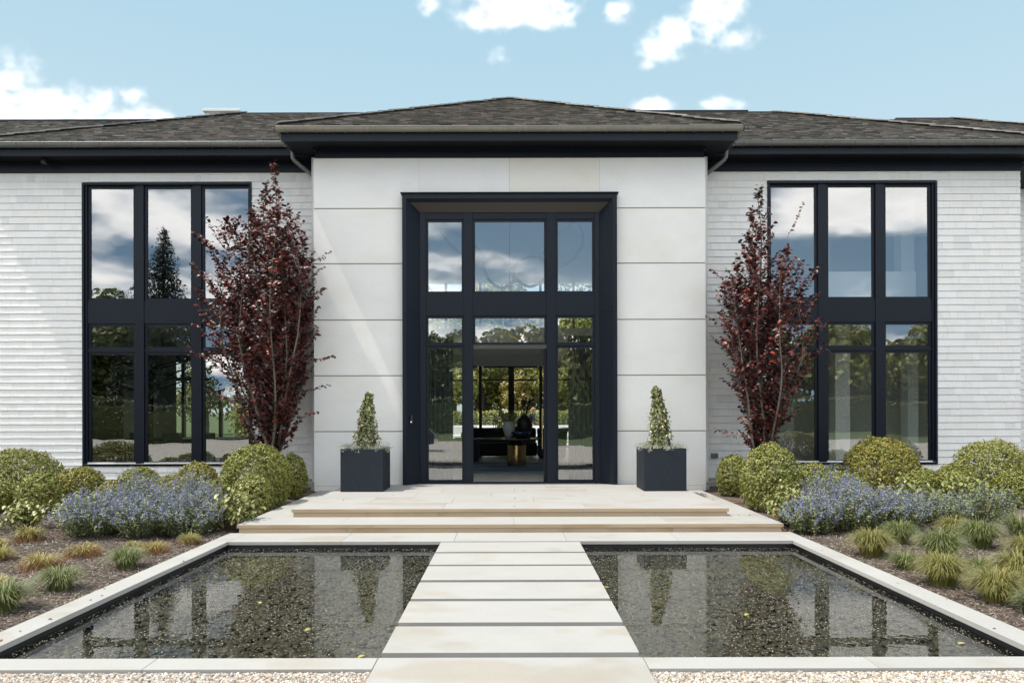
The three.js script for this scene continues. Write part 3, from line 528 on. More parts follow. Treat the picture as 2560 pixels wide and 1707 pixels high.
// ---------------------------------------------------------------- rooms behind the glass
const FY = 0.245;
{
  const hall = group('hall', house); hall.userData.label = 'double height hall behind the entrance';
  bx(hall, 'hall_floor', M.floorWood, -4.0, 4.0, 0.08, FY, DP + 0.131, 28.6); 
  bx(hall, 'side_wall', M.wallWhite, -4.2, -4.0, 0.1, 6.94, 14.7, 28.3); bx(hall, 'side_wall', M.wallWhite, 4.0, 4.2, 0.1, 6.94, 14.7, 28.3);
  bx(hall, 'front_wall', M.wallWhite, -3.999, -1.8, 0.25, 6.8, 14.04, 14.12); bx(hall, 'front_wall', M.wallWhite, 1.8, 3.999, 0.25, 6.8, 14.04, 14.12); bx(hall, 'front_wall', M.wallWhite, -1.8, 1.8, 5.65, 6.8, 14.04, 14.12);
  bx(hall, 'hall_ceiling', M.ceiling, -4.2, 4.2, 6.92, 7.04, BF + 0.61, 28.6);
  bx(hall, 'bridge', M.ceiling, -4.0, 4.0, 3.26, 3.78, 17.6, 19.4);
  // rear glazing of the hall
  const rw = group('rear_window', house); rw.userData.label = 'black framed rear glazing of the hall';
  bx(rw, 'lintel', M.wallGrey, -4.2, 4.2, 3.53, 4.0, 28.2, 28.55);
  const xs = [-3.95, -2.6, -1.2, 0.05, 1.25, 2.6, 3.95];
  xs.forEach((x, i) => { const w = i === 3 ? 0.12 : 0.06; bx(rw, 'mullion', M.black, x - w, x + w, FY, 3.529, 28.25, 28.45); bx(rw, 'mullion', M.black, x - 0.05, x + 0.05, 4.001, 6.95, 28.25, 28.45); });
  for (let i = 0; i < 6; i++) { const a = xs[i] + 0.125, b = xs[i + 1] - 0.125; for (const [y0, y1] of [[2.93, 3.0], [FY, 0.3], [3.46, 3.528], [4.001, 4.06]]) bx(rw, 'rail', M.black, a, b, y0, y1, 28.27, 28.43); for (const [y0, y1] of [[0.3, 2.93], [3.0, 3.46], [4.06, 6.94]]) if (!(i === 2 && y0 === 0.3)) part('pane', metreUV(new THREE.PlaneGeometry(b - a, y1 - y0)), M.clear, rw, (a + b) / 2, (y0 + y1) / 2, -28.36); }
}
function room(name, label, s, xo, Zb, wallM, floorM) {              // s: side of the house
  const g = group(name, house), X = (a, b) => s < 0 ? [-b, -a] : [a, b]; g.userData.label = label;
  bx(g, 'room_floor', floorM, ...X(4.2, xo), 0.02, FY, WF + 0.23, Zb); bx(g, 'room_ceiling', M.ceiling, ...X(4.2, xo), 3.62, 3.92, WF + 0.23, Zb); bx(g, 'upper_ceiling', M.ceiling, ...X(4.2, xo), 6.906, 7.03, WF + 0.3, Zb);
  return [g, X];
}
{
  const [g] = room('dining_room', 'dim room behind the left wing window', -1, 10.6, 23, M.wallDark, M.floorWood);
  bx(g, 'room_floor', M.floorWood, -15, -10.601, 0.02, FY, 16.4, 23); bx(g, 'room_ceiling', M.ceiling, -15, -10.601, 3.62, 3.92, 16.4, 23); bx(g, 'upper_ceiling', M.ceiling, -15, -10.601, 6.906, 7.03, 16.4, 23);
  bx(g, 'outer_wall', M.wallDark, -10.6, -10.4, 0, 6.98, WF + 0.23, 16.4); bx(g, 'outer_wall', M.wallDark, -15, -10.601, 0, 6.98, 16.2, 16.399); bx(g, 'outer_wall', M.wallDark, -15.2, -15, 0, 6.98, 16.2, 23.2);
  // rear wall with a tall window opening
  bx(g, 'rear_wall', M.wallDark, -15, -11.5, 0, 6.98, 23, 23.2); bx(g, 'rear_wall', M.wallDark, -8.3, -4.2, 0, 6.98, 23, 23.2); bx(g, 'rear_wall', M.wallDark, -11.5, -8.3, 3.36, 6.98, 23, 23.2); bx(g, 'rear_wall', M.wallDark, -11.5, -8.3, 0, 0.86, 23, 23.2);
  for (const x of [-11.45, -10.83, -9.6, -8.35]) bx(g, 'rear_mullion', M.black, x - 0.05, x + 0.05, 0.86, 3.36, 23.02, 23.15); bx(g, 'rear_transom', M.black, -11.4, -8.4, 2.72, 2.8, 23.03, 23.14);
  part('rear_pane', metreUV(new THREE.PlaneGeometry(3.1, 2.9)), M.clear, g, -9.9, 1.9, -23.09);
  bx(g, 'column', M.wallWhite, -10.34, -10.06, FY, 3.62, 18.6, 18.9); bx(g, 'column', M.wallGrey, -9.95, -9.5, FY, 3.62, 19.4, 19.8); bx(g, 'shelf_wall', M.darkWood, -11.5, -10.5, FY, 3.3, 19.2, 19.5);
  for (const y of [1.2, 1.8, 2.4]) bx(g, 'shelf', M.wallGrey, -11.4, -10.6, y, y + 0.04, 19.0, 19.2);
}
{
  const [g] = room('bath_room', 'bright white room behind the right wing window', 1, 10.4, 18.4, M.wallWhite, M.wallWhite);
  bx(g, 'rear_wall', M.wallWhite, 4.2, 10.4, 0, 6.98, 18.4, 18.6); bx(g, 'outer_wall', M.wallWhite, 10.4, 10.6, 0, 0.9, WF + 0.23, 18.6); bx(g, 'outer_wall', M.wallWhite, 10.4, 10.6, 3.1, 4.6, WF + 0.23, 18.6); bx(g, 'outer_wall', M.wallWhite, 10.4, 10.6, 6.3, 6.98, WF + 0.23, 18.6);
  bx(g, 'outer_pier', M.wallWhite, 10.401, 10.599, 0.9, 6.3, 16.9, 18.59); bx(g, 'outer_pier', M.wallWhite, 10.401, 10.599, 0.9, 6.3, 14.68, 14.9);  // opening left between these piers is added, unseen, to daylight the room
  bx(g, 'partition', M.wallWhite, 7.35, 7.68, FY, 3.62, 15.7, 16.0); bx(g, 'partition', M.wallGrey, 7.7, 9.1, FY, 3.62, 17.2, 17.3); bx(g, 'partition', M.wallWhite, 9.1, 9.34, FY, 3.62, 15.9, 16.2); bx(g, 'partition', M.wallGrey, 4.25, 6.6, FY, 3.62, 16.2, 16.3);
  bx(g, 'upper_partition', M.wallWhite, 7.2, 7.45, 3.93, 6.9, 16.2, 16.5); bx(g, 'upper_partition', M.wallWhite, 8.9, 9.2, 3.93, 6.9, 15.8, 16.1); bx(g, 'upper_beam', M.wallWhite, 4.3, 10.3, 5.9, 6.15, 16.6, 16.9); bx(g, 'low_wall', M.wallWhite, 7.0, 9.0, 3.93, 4.75, 15.4, 15.5);
}
function curtain(x, y0, y1, Z, w, m, label) {
  const n = 48, g = new THREE.PlaneGeometry(w, y1 - y0, n, 4), p = g.attributes.position; for (let i = 0; i < p.count; i++) { const u = p.getX(i); p.setZ(i, 0.022 * Math.sin(u * 62) + 0.012 * Math.sin(u * 141 + 1)); }
  g.computeVertexNormals(); const o = part('curtain', g, m, scene, x, (y0 + y1) / 2, -Z); tag(o, label, 'curtain', 'hall curtains'); return o;
}
curtain(-1.5, FY, 3.25, 14.55, 0.62, M.sheer, 'dark pleated curtain behind the left glass panel of the entrance'); curtain(1.53, FY, 3.25, 14.55, 0.62, M.sheer, 'dark pleated curtain behind the right glass panel of the entrance');
{
  const rug = part('hall_rug', boxGeo(3.6, 0.012, 3.4), M.rug, scene, 0.1, FY + 0.007, -17.7); tag(rug, 'mottled blue and grey rug on the hall floor', 'rug');
  const t = thing('round_table', 'round dark table on a bronze drum in the hall', 'table', [0.17, FY + 0.013, 18.4]);
  const lathe = (pts, s = 40) => new THREE.LatheGeometry(pts.map((p) => new THREE.Vector2(...p)), s);
  part('table_top', lathe([[0, 0.69], [0.98, 0.69], [1.04, 0.70], [1.05, 0.715], [1.04, 0.73], [0, 0.73]]), mat([0.05, 0.06, 0.04], 0.06), t); part('drum_base', lathe([[0, 0], [0.25, 0], [0.256, 0.006], [0.256, 0.53], [0.25, 0.54], [0, 0.54]]), M.bronze, t); part('neck', lathe([[0, 0.54], [0.16, 0.54], [0.16, 0.69], [0, 0.69]]), M.black, t);
  const top = FY + 0.013 + 0.731;
  const vase = (name, label, m, x, Z, pts) => { const v = thing(name, label, 'vase', [x, top, Z]); part('body', lathe(pts, 36), m, v); return v; };
  vase('white_vase', 'tall white shouldered vase on the hall table', M.whitePot, -0.03, 18.35, [[0, 0], [0.085, 0], [0.1, 0.02], [0.16, 0.2], [0.172, 0.3], [0.15, 0.385], [0.09, 0.42], [0.075, 0.43], [0.07, 0.42], [0.07, 0.2], [0, 0.2]]);
  vase('black_vase', 'large black ribbed vase on the hall table', M.blackPot, 0.38, 18.55, [[0, 0], [0.13, 0], [0.15, 0.02], [0.205, 0.25], [0.21, 0.38], [0.17, 0.5], [0.1, 0.555], [0.095, 0.575], [0.085, 0.57], [0.085, 0.3], [0, 0.3]]);
  const bowl = part('blue_bowl', lathe([[0, 0], [0.1, 0], [0.2, 0.05], [0.245, 0.11], [0.24, 0.16], [0.22, 0.165], [0.215, 0.12], [0.17, 0.06], [0, 0.03]], 36), M.bluePot, scene, 0.27, top, -18.0); tag(bowl, 'glossy dark blue bowl in front of the vases', 'bowl');
  const hy = thing('hydrangea_bouquet', 'pale green hydrangea heads in the white vase', 'bouquet', [-0.03, top + 0.3, 18.35]), hm = new Merge(), fl = [];
  for (const [x, y, z, r] of [[-0.02, 0.24, 0.05, 0.1], [0.09, 0.21, 0.02, 0.09], [-0.12, 0.22, 0, 0.09], [0.04, 0.3, -0.06, 0.1], [0.15, 0.27, -0.02, 0.08], [-0.2, 0.33, 0.02, 0.07]]) { limb(hm, [V(0, 0, 0), V(x * 0.6, y * 0.6, z * 0.6), V(x, y, z)], [0.006, 0.005, 0.004], 5, C(0.06, 0.08, 0.02)); for (let i = 0; i < 120; i++) { const d = sphereDir(); fl.push([V(x, y, z).addScaledVector(d, r * rnd(0.8, 1)), d, rnd(0, 6), rnd(0.8, 1.3), tint([0.30, 0.30, 0.15], 0.2, 0.15)]); } }
  for (let k = 0; k < 4; k++) { const x = -0.16 - k * 0.05; limb(hm, [V(0, 0.1, 0), V(x, 0.3, 0.05), V(x - 0.08, 0.2, 0.08), V(x - 0.1, -0.15, 0.09)], [0.004, 0.004, 0.012, 0.006], 5, C(0.10, 0.04, 0.09)); }
  part('stems', hm.geo(), M.bark, hy); copies('florets', tinyLeaf(0.035, 0.03), mat([1, 1, 1], 0.8, { side: THREE.DoubleSide }), fl, hy);
  const br = thing('branch_bouquet', 'dark plum leafed branches in the black vase', 'bouquet', [0.38, top + 0.45, 18.55]), bm = new Merge(), bl = [];
  for (let k = 0; k < 22; k++) { const a = rnd(0, 6.28), sp = rnd(0.1, 0.42), h = rnd(0.4, 0.72), e = V(Math.cos(a) * sp, h, Math.sin(a) * sp), m = V(e.x * 0.35, h * 0.55, e.z * 0.35); limb(bm, [V(0, 0, 0), m, e], [0.005, 0.004, 0.002], 4, C(0.03, 0.02, 0.02)); for (let i = 0; i < 26; i++) { const t2 = rnd(0.35, 1), p = m.clone().lerp(e, t2).add(sphereDir().multiplyScalar(0.03)); bl.push([p, sphereDir(), rnd(0, 6), rnd(0.7, 1.3), tint(R() < 0.25 ? [0.16, 0.13, 0.15] : [0.03, 0.014, 0.02], 0.3, 0.1)]); } }
  part('twigs', bm.geo(), M.bark, br); copies('plum_leaves', tinyLeaf(0.045, 0.026), mat([1, 1, 1], 0.6, { side: THREE.DoubleSide }), bl, br);
  // seating in the hall
  const sofa = thing('dark_sofa', 'low black sofa behind the hall table', 'sofa', [-0.35, FY, 22.3]);
  part('seat', boxGeo(2.4, 0.42, 0.95, 0.05), M.darkFabric, sofa, 0, 0.25, 0); part('backrest', boxGeo(2.2, 0.5, 0.22, 0.08), M.darkFabric, sofa, 0.1, 0.66, -0.35); part('arm', boxGeo(0.2, 0.4, 0.9, 0.06), M.darkFabric, sofa, -1.1, 0.6, 0); part('cushion', boxGeo(0.6, 0.35, 0.16, 0.07), mat([0.05, 0.045, 0.06], 0.9), sofa, 0.7, 0.8, -0.2);
  const chair = thing('blue_armchair', 'rounded blue armchair at the right of the hall', 'armchair', [1.28, FY, 21.6]);
  part('seat', boxGeo(0.85, 0.42, 0.85, 0.08), M.blueFabric, chair, 0, 0.22, 0); part('backrest', new THREE.CylinderGeometry(0.5, 0.47, 0.5, 28, 1, true, Math.PI * 0.5, Math.PI), mat([0.022, 0.05, 0.10], 0.85, { side: THREE.DoubleSide }), chair, 0, 0.62, 0.05).rotation.y = -0.5; part('roll', new THREE.TorusGeometry(0.485, 0.07, 10, 28, Math.PI).rotateX(Math.PI / 2), M.blueFabric, chair, 0, 0.86, 0.05).rotation.y = 0.6;
  const dark = thing('hall_console', 'dark side cabinet at the left of the hall', 'cabinet', [-1.35, FY, 20.2]); part('body', boxGeo(0.9, 0.62, 0.6, 0.01), M.black, dark, 0, 0.34, 0); part('plinth', boxGeo(0.8, 0.05, 0.5), M.black, dark, 0, 0.02, 0); part('tray', boxGeo(0.5, 0.03, 0.3, 0.01), M.bluePot, dark, 0, 0.668, 0);
  // sculptural brass loops
  const chand = thing('loop_chandelier', 'chandelier of brass loops hanging in the hall', 'chandelier', [0, 0, 16.2]), cm = M.brass;
  const loop = (pts, n) => part(n, new THREE.TubeGeometry(new THREE.CatmullRomCurve3(pts.map((p) => V(...p)), true), 60, 0.034, 8, true), cm, chand);
  loop([[0.0, 3.95, 0], [-0.16, 3.8, 0.05], [-0.02, 3.45, 0.1], [0.25, 3.36, 0.05], [0.33, 3.55, 0], [0.2, 3.85, -0.05]], 'loop');
  loop([[-0.6, 5.1, 0], [-0.2, 5.2, 0.2], [0.1, 4.7, 0.1], [-0.2, 4.55, 0], [-0.5, 4.8, -0.2]], 'loop'); loop([[0.2, 5.15, 0], [0.6, 5.2, 0.2], [0.9, 4.9, 0], [0.5, 4.6, -0.1], [0.1, 4.8, 0.1]], 'loop'); loop([[0.8, 5.3, 0], [1.5, 6.0, 0.1], [1.7, 5.6, 0.1], [1.3, 5.1, 0]], 'loop'); loop([[-1.6, 5.9, 0], [-1.1, 5.3, 0.1], [-0.6, 5.2, 0.1], [-1.0, 5.7, 0]], 'loop');
  part('crossbar', boxGeo(1.5, 0.035, 0.04, 0.01), cm, chand, -0.1, 3.92, 0).rotation.z = -0.09; part('hanger', new THREE.CylinderGeometry(0.01, 0.01, 3.05, 8), M.black, chand, 0, 5.43, 0);
  const rod = part('upper_bar', new THREE.CylinderGeometry(0.015, 0.015, 2.6, 8).rotateZ(Math.PI / 2), cm, chand, 0, 5.25, 0);
  // dining table and chairs behind the left window
  const dt = thing('dining_table', 'long dark dining table behind the left wing window', 'table', [-8.6, FY, 18.0]); part('table_top', boxGeo(3.4, 0.06, 1.1, 0.01), M.darkWood, dt, 0, 0.73, 0); for (const a of [-1, 1]) for (const b of [-1, 1]) part('leg', boxGeo(0.08, 0.7, 0.08), M.darkWood, dt, a * 1.55, 0.35, b * 0.45);
  const dchair = (x, Z, ry, label) => { const c = thing('dining_chair', label, 'chair', [x, FY, Z], 'dining chairs'); c.rotation.y = ry; part('seat', boxGeo(0.48, 0.08, 0.48, 0.02), M.blackPot, c, 0, 0.46, 0); part('backrest', boxGeo(0.48, 0.42, 0.05, 0.02), M.blackPot, c, 0, 0.72, 0.22); for (const a of [-1, 1]) for (const b of [-1, 1]) part('leg', boxGeo(0.035, 0.42, 0.035), M.zinc, c, a * 0.2, 0.21, b * 0.2); };
  ['leftmost', 'second', 'third', 'rightmost'].forEach((n, i) => dchair(-9.8 + i * 0.8, 17.1, 0, `black dining chair on the window side of the table, ${n} of its row`));
  const bc = thing('branch_chandelier', 'dark twisted branch light over the dining table', 'chandelier', [-9.0, 2.55, 18.0]), bcm = new Merge();
  for (let k = 0; k < 6; k++) { const pts = [], a = rnd(-0.3, 0.3); for (let i = 0; i < 8; i++) pts.push(V(-1.8 + i * 0.5, 0.22 * Math.sin(i * 1.1 + k * 1.7) + a, 0.3 * Math.sin(i * 0.7 + k))); limb(bcm, pts, pts.map((_, i) => 0.028 - 0.002 * i), 6, C(0.02, 0.02, 0.018)); }
  part('branches', bcm.geo(), M.bark, bc); part('hanger', new THREE.CylinderGeometry(0.012, 0.012, 1.1, 8), M.black, bc, 0, 0.53, 0);
}

// ---------------------------------------------------------------- terrace behind the house, seen through the hall
{
  structure(bx(scene, 'rear_terrace', mat([0.55, 0.53, 0.49], 0.8), -14, 10, -0.4, 0.2, 28.61, 37.5), 'pale stone terrace behind the house', 'terrace');
  const ofurn = (label, x, Z, w) => { const c = thing('garden_sofa', label, 'sofa', [x, 0.2, Z], 'white garden sofas'); part('base', boxGeo(w, 0.1, 0.85), M.whiteFurn, c, 0, 0.12, 0); part('seat_cushion', boxGeo(w - 0.1, 0.2, 0.8, 0.05), M.whiteFurn, c, 0, 0.3, 0); part('back_rail', boxGeo(w, 0.06, 0.06), M.whiteFurn, c, 0, 0.8, -0.4); for (let i = 0; i <= 12; i++) part('slat', boxGeo(0.04, 0.6, 0.03), M.whiteFurn, c, -w / 2 + 0.04 + i * (w - 0.08) / 12, 0.47, -0.4); part('back_cushion', boxGeo(w * 0.42, 0.4, 0.14, 0.05), M.whiteFurn, c, -w * 0.25, 0.6, -0.28); part('back_cushion', boxGeo(w * 0.42, 0.4, 0.14, 0.05), M.whiteFurn, c, w * 0.25, 0.6, -0.28); for (const a of [-1, 1]) part('leg', boxGeo(0.06, 0.1, 0.8), M.whiteFurn, c, a * (w / 2 - 0.05), 0.05, 0); };
  ofurn('white slatted garden sofa left on the rear terrace', -1.7, 33.5, 2.2); ofurn('white slatted garden sofa in the middle of the rear terrace', 0.95, 32.6, 1.9); ofurn('white slatted garden sofa right on the rear terrace', 3.3, 33.8, 2.0);
  const gr = thing('glass_railing', 'glass railing at the edge of the rear terrace', 'railing', [0, 0.2, 37.2]);
  for (let i = -4; i < 5; i++) { part('pane', metreUV(new THREE.PlaneGeometry(1.9, 1.05)), M.clear, gr, i * 2, 0.6, 0); part('post', boxGeo(0.05, 1.1, 0.05), M.zinc, gr, i * 2 - 1, 0.55, 0); } part('rail', boxGeo(18, 0.04, 0.05), M.zinc, gr, 0, 1.13, 0);
}

// ---------------------------------------------------------------- plants
// clipped box dome: lumpy shell of small leaves over a twiggy core
const boxLeaf = tinyLeaf(0.033, 0.023, 0.35), boxLeafMat = leafMat([1, 1, 1], 0.42, 0.28);
function boxwood(label, x, Z, top, r, c, light = 1) {
  const gy = groundY(Z), H = top - gy, t = thing('clipped_box_shrub', label, 'shrub', [x, gy, Z], 'clipped box shrubs'), list = [], ry = Math.max(H * 0.56, r * 0.85), cy = H - ry, seed = rnd(0, 50);
  const lump = (d) => 1 + 0.07 * PN.noise(d.x * 2.3 + seed, d.y * 2.3, d.z * 2.3) + 0.05 * PN.noise(d.x * 6 + seed, d.y * 6, d.z * 6);
  const n = Math.round(16500 * (r / 0.5) ** 1.75 + 3000);
  for (let i = 0; i < n / 6; i++) {                       // shoots: a rosette of leaves each, at uneven depth
    const d = sphereDir(); if (d.y < -0.75) continue; if (d.z < -0.55 && R() < 0.6) continue;
    const k = lump(d) * (1 - 0.27 * R() ** 1.25 + (R() < 0.1 ? 0.035 : 0)), q = V(d.x * r * k, Math.max(0.03, cy + d.y * ry * k), d.z * r * k), hue = rnd(-0.1, 0.16);
    for (let j = 0; j < 6; j++) {
      const e = sphereDir(), p = q.clone().addScaledVector(e, rnd(0.003, 0.02)), nn = d.clone().multiplyScalar(0.8).add(e.multiplyScalar(0.9)).add(V(0, 0.3, 0)).normalize();
      list.push([p, nn, rnd(0, 6.28), rnd(0.7, 1.2), tint([c[0] * (1 + hue), c[1], c[2]], 0.22, 0.06)]);
    }
  }
  copies('foliage', boxLeaf, boxLeafMat, list, t);
  const tw = new Merge(); for (let i = 0; i < 46; i++) { const d = sphereDir(); d.y = Math.abs(d.y) * 0.9 + 0.1; const e = V(d.x * r * 0.86, cy + d.y * ry * 0.86, d.z * r * 0.86); limb(tw, [V(d.x * 0.03, 0, d.z * 0.03), V(e.x * 0.45, e.y * 0.4, e.z * 0.45), e], [0.012, 0.007, 0.003], 4, C(0.13, 0.1, 0.06)); }
  part('branches', tw.geo(), M.bark, t);
}
const olive = [0.26, 0.275, 0.048], lime = [0.29, 0.305, 0.065], gold = [0.28, 0.265, 0.036];
const BOXES = [
  ['large olive dome at the far left below the white shingles', -9.13, 12.9, 1.00, 0.81, olive], ['low box mound at the left edge in front of the large olive dome', -8.5, 11.6, 0.56, 0.37, olive], ['round box mound at the right foot of the far left dome', -7.78, 11.5, 0.68, 0.34, lime],
  ['golden green dome below the left end of the left window', -7.68, 12.4, 0.70, 0.40, gold], ['single round box under the middle of the left window', -6.61, 12.4, 0.70, 0.37, olive], ['small box mound between two domes behind the catmint', -6.98, 12.2, 0.46, 0.27, gold],
  ['golden box dome under the right end of the left window', -5.76, 12.8, 0.75, 0.38, gold], ['wide low box mound in front of the golden dome by the left window', -5.85, 12.2, 0.60, 0.38, gold], ['low box between the golden dome and the biggest left dome', -4.88, 11.6, 0.56, 0.3, olive],
  ['biggest box dome on the left, at the foot of the left purple tree', -4.36, 11.95, 1.12, 0.60, olive], ['box mound bulging at the front of the biggest left dome', -4.12, 11.1, 0.68, 0.33, lime], ['small box tucked between the left dome and the entrance block', -4.06, 12.95, 0.90, 0.28, olive],
  ['small round box beside the right end of the entrance block', 4.20, 13.1, 0.85, 0.30, olive], ['tall bright box dome right of the terrace steps', 4.30, 11.5, 1.13, 0.48, lime], ['box mound right of the tall bright dome', 5.36, 12.3, 0.76, 0.32, olive], ['bright low box mound at the right foot of the tall bright dome', 4.70, 11.6, 0.69, 0.34, lime],
  ['wide flat topped box in front of the right window', 5.44, 11.4, 0.67, 0.47, olive], ['biggest golden box dome in front of the right window', 6.72, 12.6, 1.19, 0.65, gold], ['small box behind the flat topped one under the right window', 6.27, 13.3, 0.64, 0.32, olive],
  ['box mound right of the biggest golden dome', 6.98, 11.8, 0.69, 0.31, olive], ['olive box mound below the shingles right of the right window', 7.87, 12.3, 0.74, 0.34, olive], ['low box mound in front of the olive one at the right', 7.49, 11.7, 0.64, 0.32, lime], ['large box dome at the far right edge', 8.86, 12.8, 1.13, 0.63, lime], ['small round box in front of the far right dome', 8.5, 11.8, 0.66, 0.29, olive],
];
for (const [l, ...a] of BOXES) boxwood(l, ...a);

// catmint: grey green leaves and blue violet spikes
const mintLeaf = tinyLeaf(0.034, 0.022, 0.2), mintLeafMat = leafMat([1, 1, 1], 0.7, 0.3), floret = new THREE.IcosahedronGeometry(0.0085, 0), floretMat = phys([1, 1, 1], 0.7, { transmission: 0.2, thickness: 0 }), petal = tinyLeaf(0.021, 0.015, 0.4), petalMat = leafMat([1, 1, 1], 0.7, 0.35);
function catmint(label, x, Z, r, h, nStem, blue = [0.30, 0.33, 0.68], nf = 15) {
  const gy = groundY(Z), t = thing('catmint', label, 'flowering plant', [x, gy, Z], 'catmint clumps'), st = new Merge(), leaves = [], fl = [];
  for (let k = 0; k < nStem; k++) {
    const a = rnd(0, 6.28), q = Math.sqrt(R()), bx0 = V(Math.cos(a) * q * r * 0.45, 0.01, Math.sin(a) * q * r * 0.45), lean = q * rnd(0.75, 1.05), hh = h * (1 - 0.42 * q * q) * (R() < 0.3 ? rnd(1.05, 1.25) : rnd(0.75, 1.08)), tip = V(Math.cos(a) * r * lean, hh, Math.sin(a) * r * lean), mid = bx0.clone().lerp(tip, 0.5).add(V(0, hh * 0.16, 0));
    const cv = new THREE.QuadraticBezierCurve3(bx0, mid, tip); limb(st, cv.getPoints(4), [0.003, 0.003, 0.0025, 0.002, 0.0012], 3, C(0.10, 0.11, 0.06));
    for (let i = 0; i < 24; i++) { const u = rnd(0.12, 0.84), p = cv.getPoint(u).add(sphereDir().multiplyScalar(0.028)); leaves.push([p, V(gauss(), 0.8 + R(), gauss()).normalize(), rnd(0, 6.28), rnd(0.7, 1.35), tint([0.25, 0.285, 0.115], 0.28, 0.1)]); }
    const f0 = rnd(0.55, 0.7);
    for (let i = 0; i < nf; i++) { const u = f0 + (1 - f0) * Math.floor(i / 3) * 3 / nf + rnd(0, 0.02), p = cv.getPoint(Math.min(1, u)).add(sphereDir().multiplyScalar(0.012 * (1.25 - u * 0.75))); fl.push([p, sphereDir(), rnd(0, 6.28), rnd(0.7, 1.2) * (1.2 - 0.5 * (u - f0) / (1 - f0)), tint(R() < 0.35 ? [0.42, 0.40, 0.56] : blue, 0.25, 0.12)]); }
  }
  part('stems', st.geo(), M.bark, t); copies('leaves', mintLeaf, mintLeafMat, leaves, t); copies('blue_flowers', petal, petalMat, fl, t);
}
catmint('blue catmint clump at the left end of the left drift', -5.72, 9.55, 0.62, 0.62, 210); catmint('tall blue catmint clump in the back of the left drift, below the golden dome', -5.55, 10.35, 0.68, 0.74, 200); catmint('blue catmint clump at the front of the left drift, behind a small grass', -4.95, 9.5, 0.66, 0.62, 240); catmint('blue catmint clump in the back middle of the left drift', -4.75, 10.25, 0.66, 0.74, 210); catmint('blue catmint clump at the right end of the left drift, by the leafy bush', -4.42, 9.55, 0.52, 0.58, 190);
catmint('blue catmint clump nearest the terrace steps on the right', 4.15, 9.6, 0.46, 0.56, 170); catmint('largest blue catmint clump in the right bed', 4.85, 9.85, 0.66, 0.68, 260); catmint('blue catmint clump behind the largest one on the right', 4.95, 10.6, 0.6, 0.78, 190); catmint('blue catmint clump at the right of the largest one, behind the grasses', 5.55, 9.95, 0.55, 0.56, 190);
catmint('pale blue catmint clump among the far right grasses', 6.35, 10.35, 0.6, 0.52, 150, [0.30, 0.33, 0.68], 6); catmint('dark spiked catmint clump at the right edge of the bed', 7.2, 10.5, 0.55, 0.6, 110, [0.13, 0.13, 0.42], 5);

// broad leafed bushes, nearest ones leaf by leaf
const bigLeaf = leafGeo(0.105, 0.058, 0.16, 0.16), bigLeafMats = [[0.24, 0.265, 0.07], [0.31, 0.31, 0.10], [0.18, 0.21, 0.05], [0.34, 0.29, 0.10]].map((c) => leafMat(c, 0.45, 0.25));
function leafyBush(label, x, Z, r, h, n, single, mats = bigLeafMats) {
  const gy = groundY(Z), t = thing('broadleaf_bush', label, 'bush', [x, gy, Z], 'broad leafed bushes'), st = new Merge(), rest = [];
  for (let k = 0; k < n; k++) {
    const a = rnd(0, 6.28), q = Math.sqrt(R()), tip = V(Math.cos(a) * r * q, h * (1 - 0.45 * q * q) * rnd(0.75, 1.08), Math.sin(a) * r * q), base = V(tip.x * 0.25, 0, tip.z * 0.25), cv = new THREE.QuadraticBezierCurve3(base, V(tip.x * 0.5, tip.y * 0.7, tip.z * 0.5), tip);
    limb(st, cv.getPoints(4), [0.006, 0.005, 0.004, 0.003, 0.002], 4, C(0.12, 0.10, 0.05));
    for (let i = 0; i < 11; i++) {
      const u = 1 - 0.62 * Math.pow(i / 10, 0.8), p = cv.getPoint(u), az = i * 2.4 + k, n2 = V(Math.cos(az) * 0.5 + gauss() * 0.2, 1, Math.sin(az) * 0.5 + gauss() * 0.2).normalize(), sc = rnd(0.7, 1.15) * (i < 2 ? 0.75 : 1);
      Q.setFromUnitVectors(UPV, n2); Q2.setFromAxisAngle(n2, -az + Math.PI * 0); dummy.quaternion.copy(Q2.multiply(Q));
      if (single > 0 && p.z > -0.1 * r) { single--; const o = part('leaf', bigLeaf, mats[Math.floor(R() * mats.length)], t, p.x, p.y, p.z); o.quaternion.copy(dummy.quaternion); o.scale.setScalar(sc); } else rest.push([p, n2, -az, sc, tint(pick([[0.26, 0.275, 0.075], [0.32, 0.32, 0.10], [0.2, 0.22, 0.06]]), 0.2, 0.08)]);
    }
  }
  part('stems', st.geo(), M.bark, t); if (rest.length) copies('leaves', bigLeaf, leafMat([1, 1, 1], 0.45, 0.25), rest, t);
}
leafyBush('broad leafed green bush beside the left corner of the steps', -4.02, 9.95, 0.46, 0.62, 46, 260); leafyBush('broad leafed bush standing behind the left end of the catmint', -6.35, 10.2, 0.36, 0.6, 26, 0); leafyBush('pale bush at the far left edge of the bed', -7.0, 10.0, 0.42, 0.46, 34, 0);
leafyBush('yellow green broad leafed bush beside the right corner of the steps', 4.1, 10.2, 0.44, 0.66, 46, 260); leafyBush('yellow green bush behind the right catmint drift', 6.2, 11.0, 0.5, 0.72, 40, 0); leafyBush('yellow green bush behind the catmint at the far right', 7.3, 11.1, 0.55, 0.72, 44, 0);

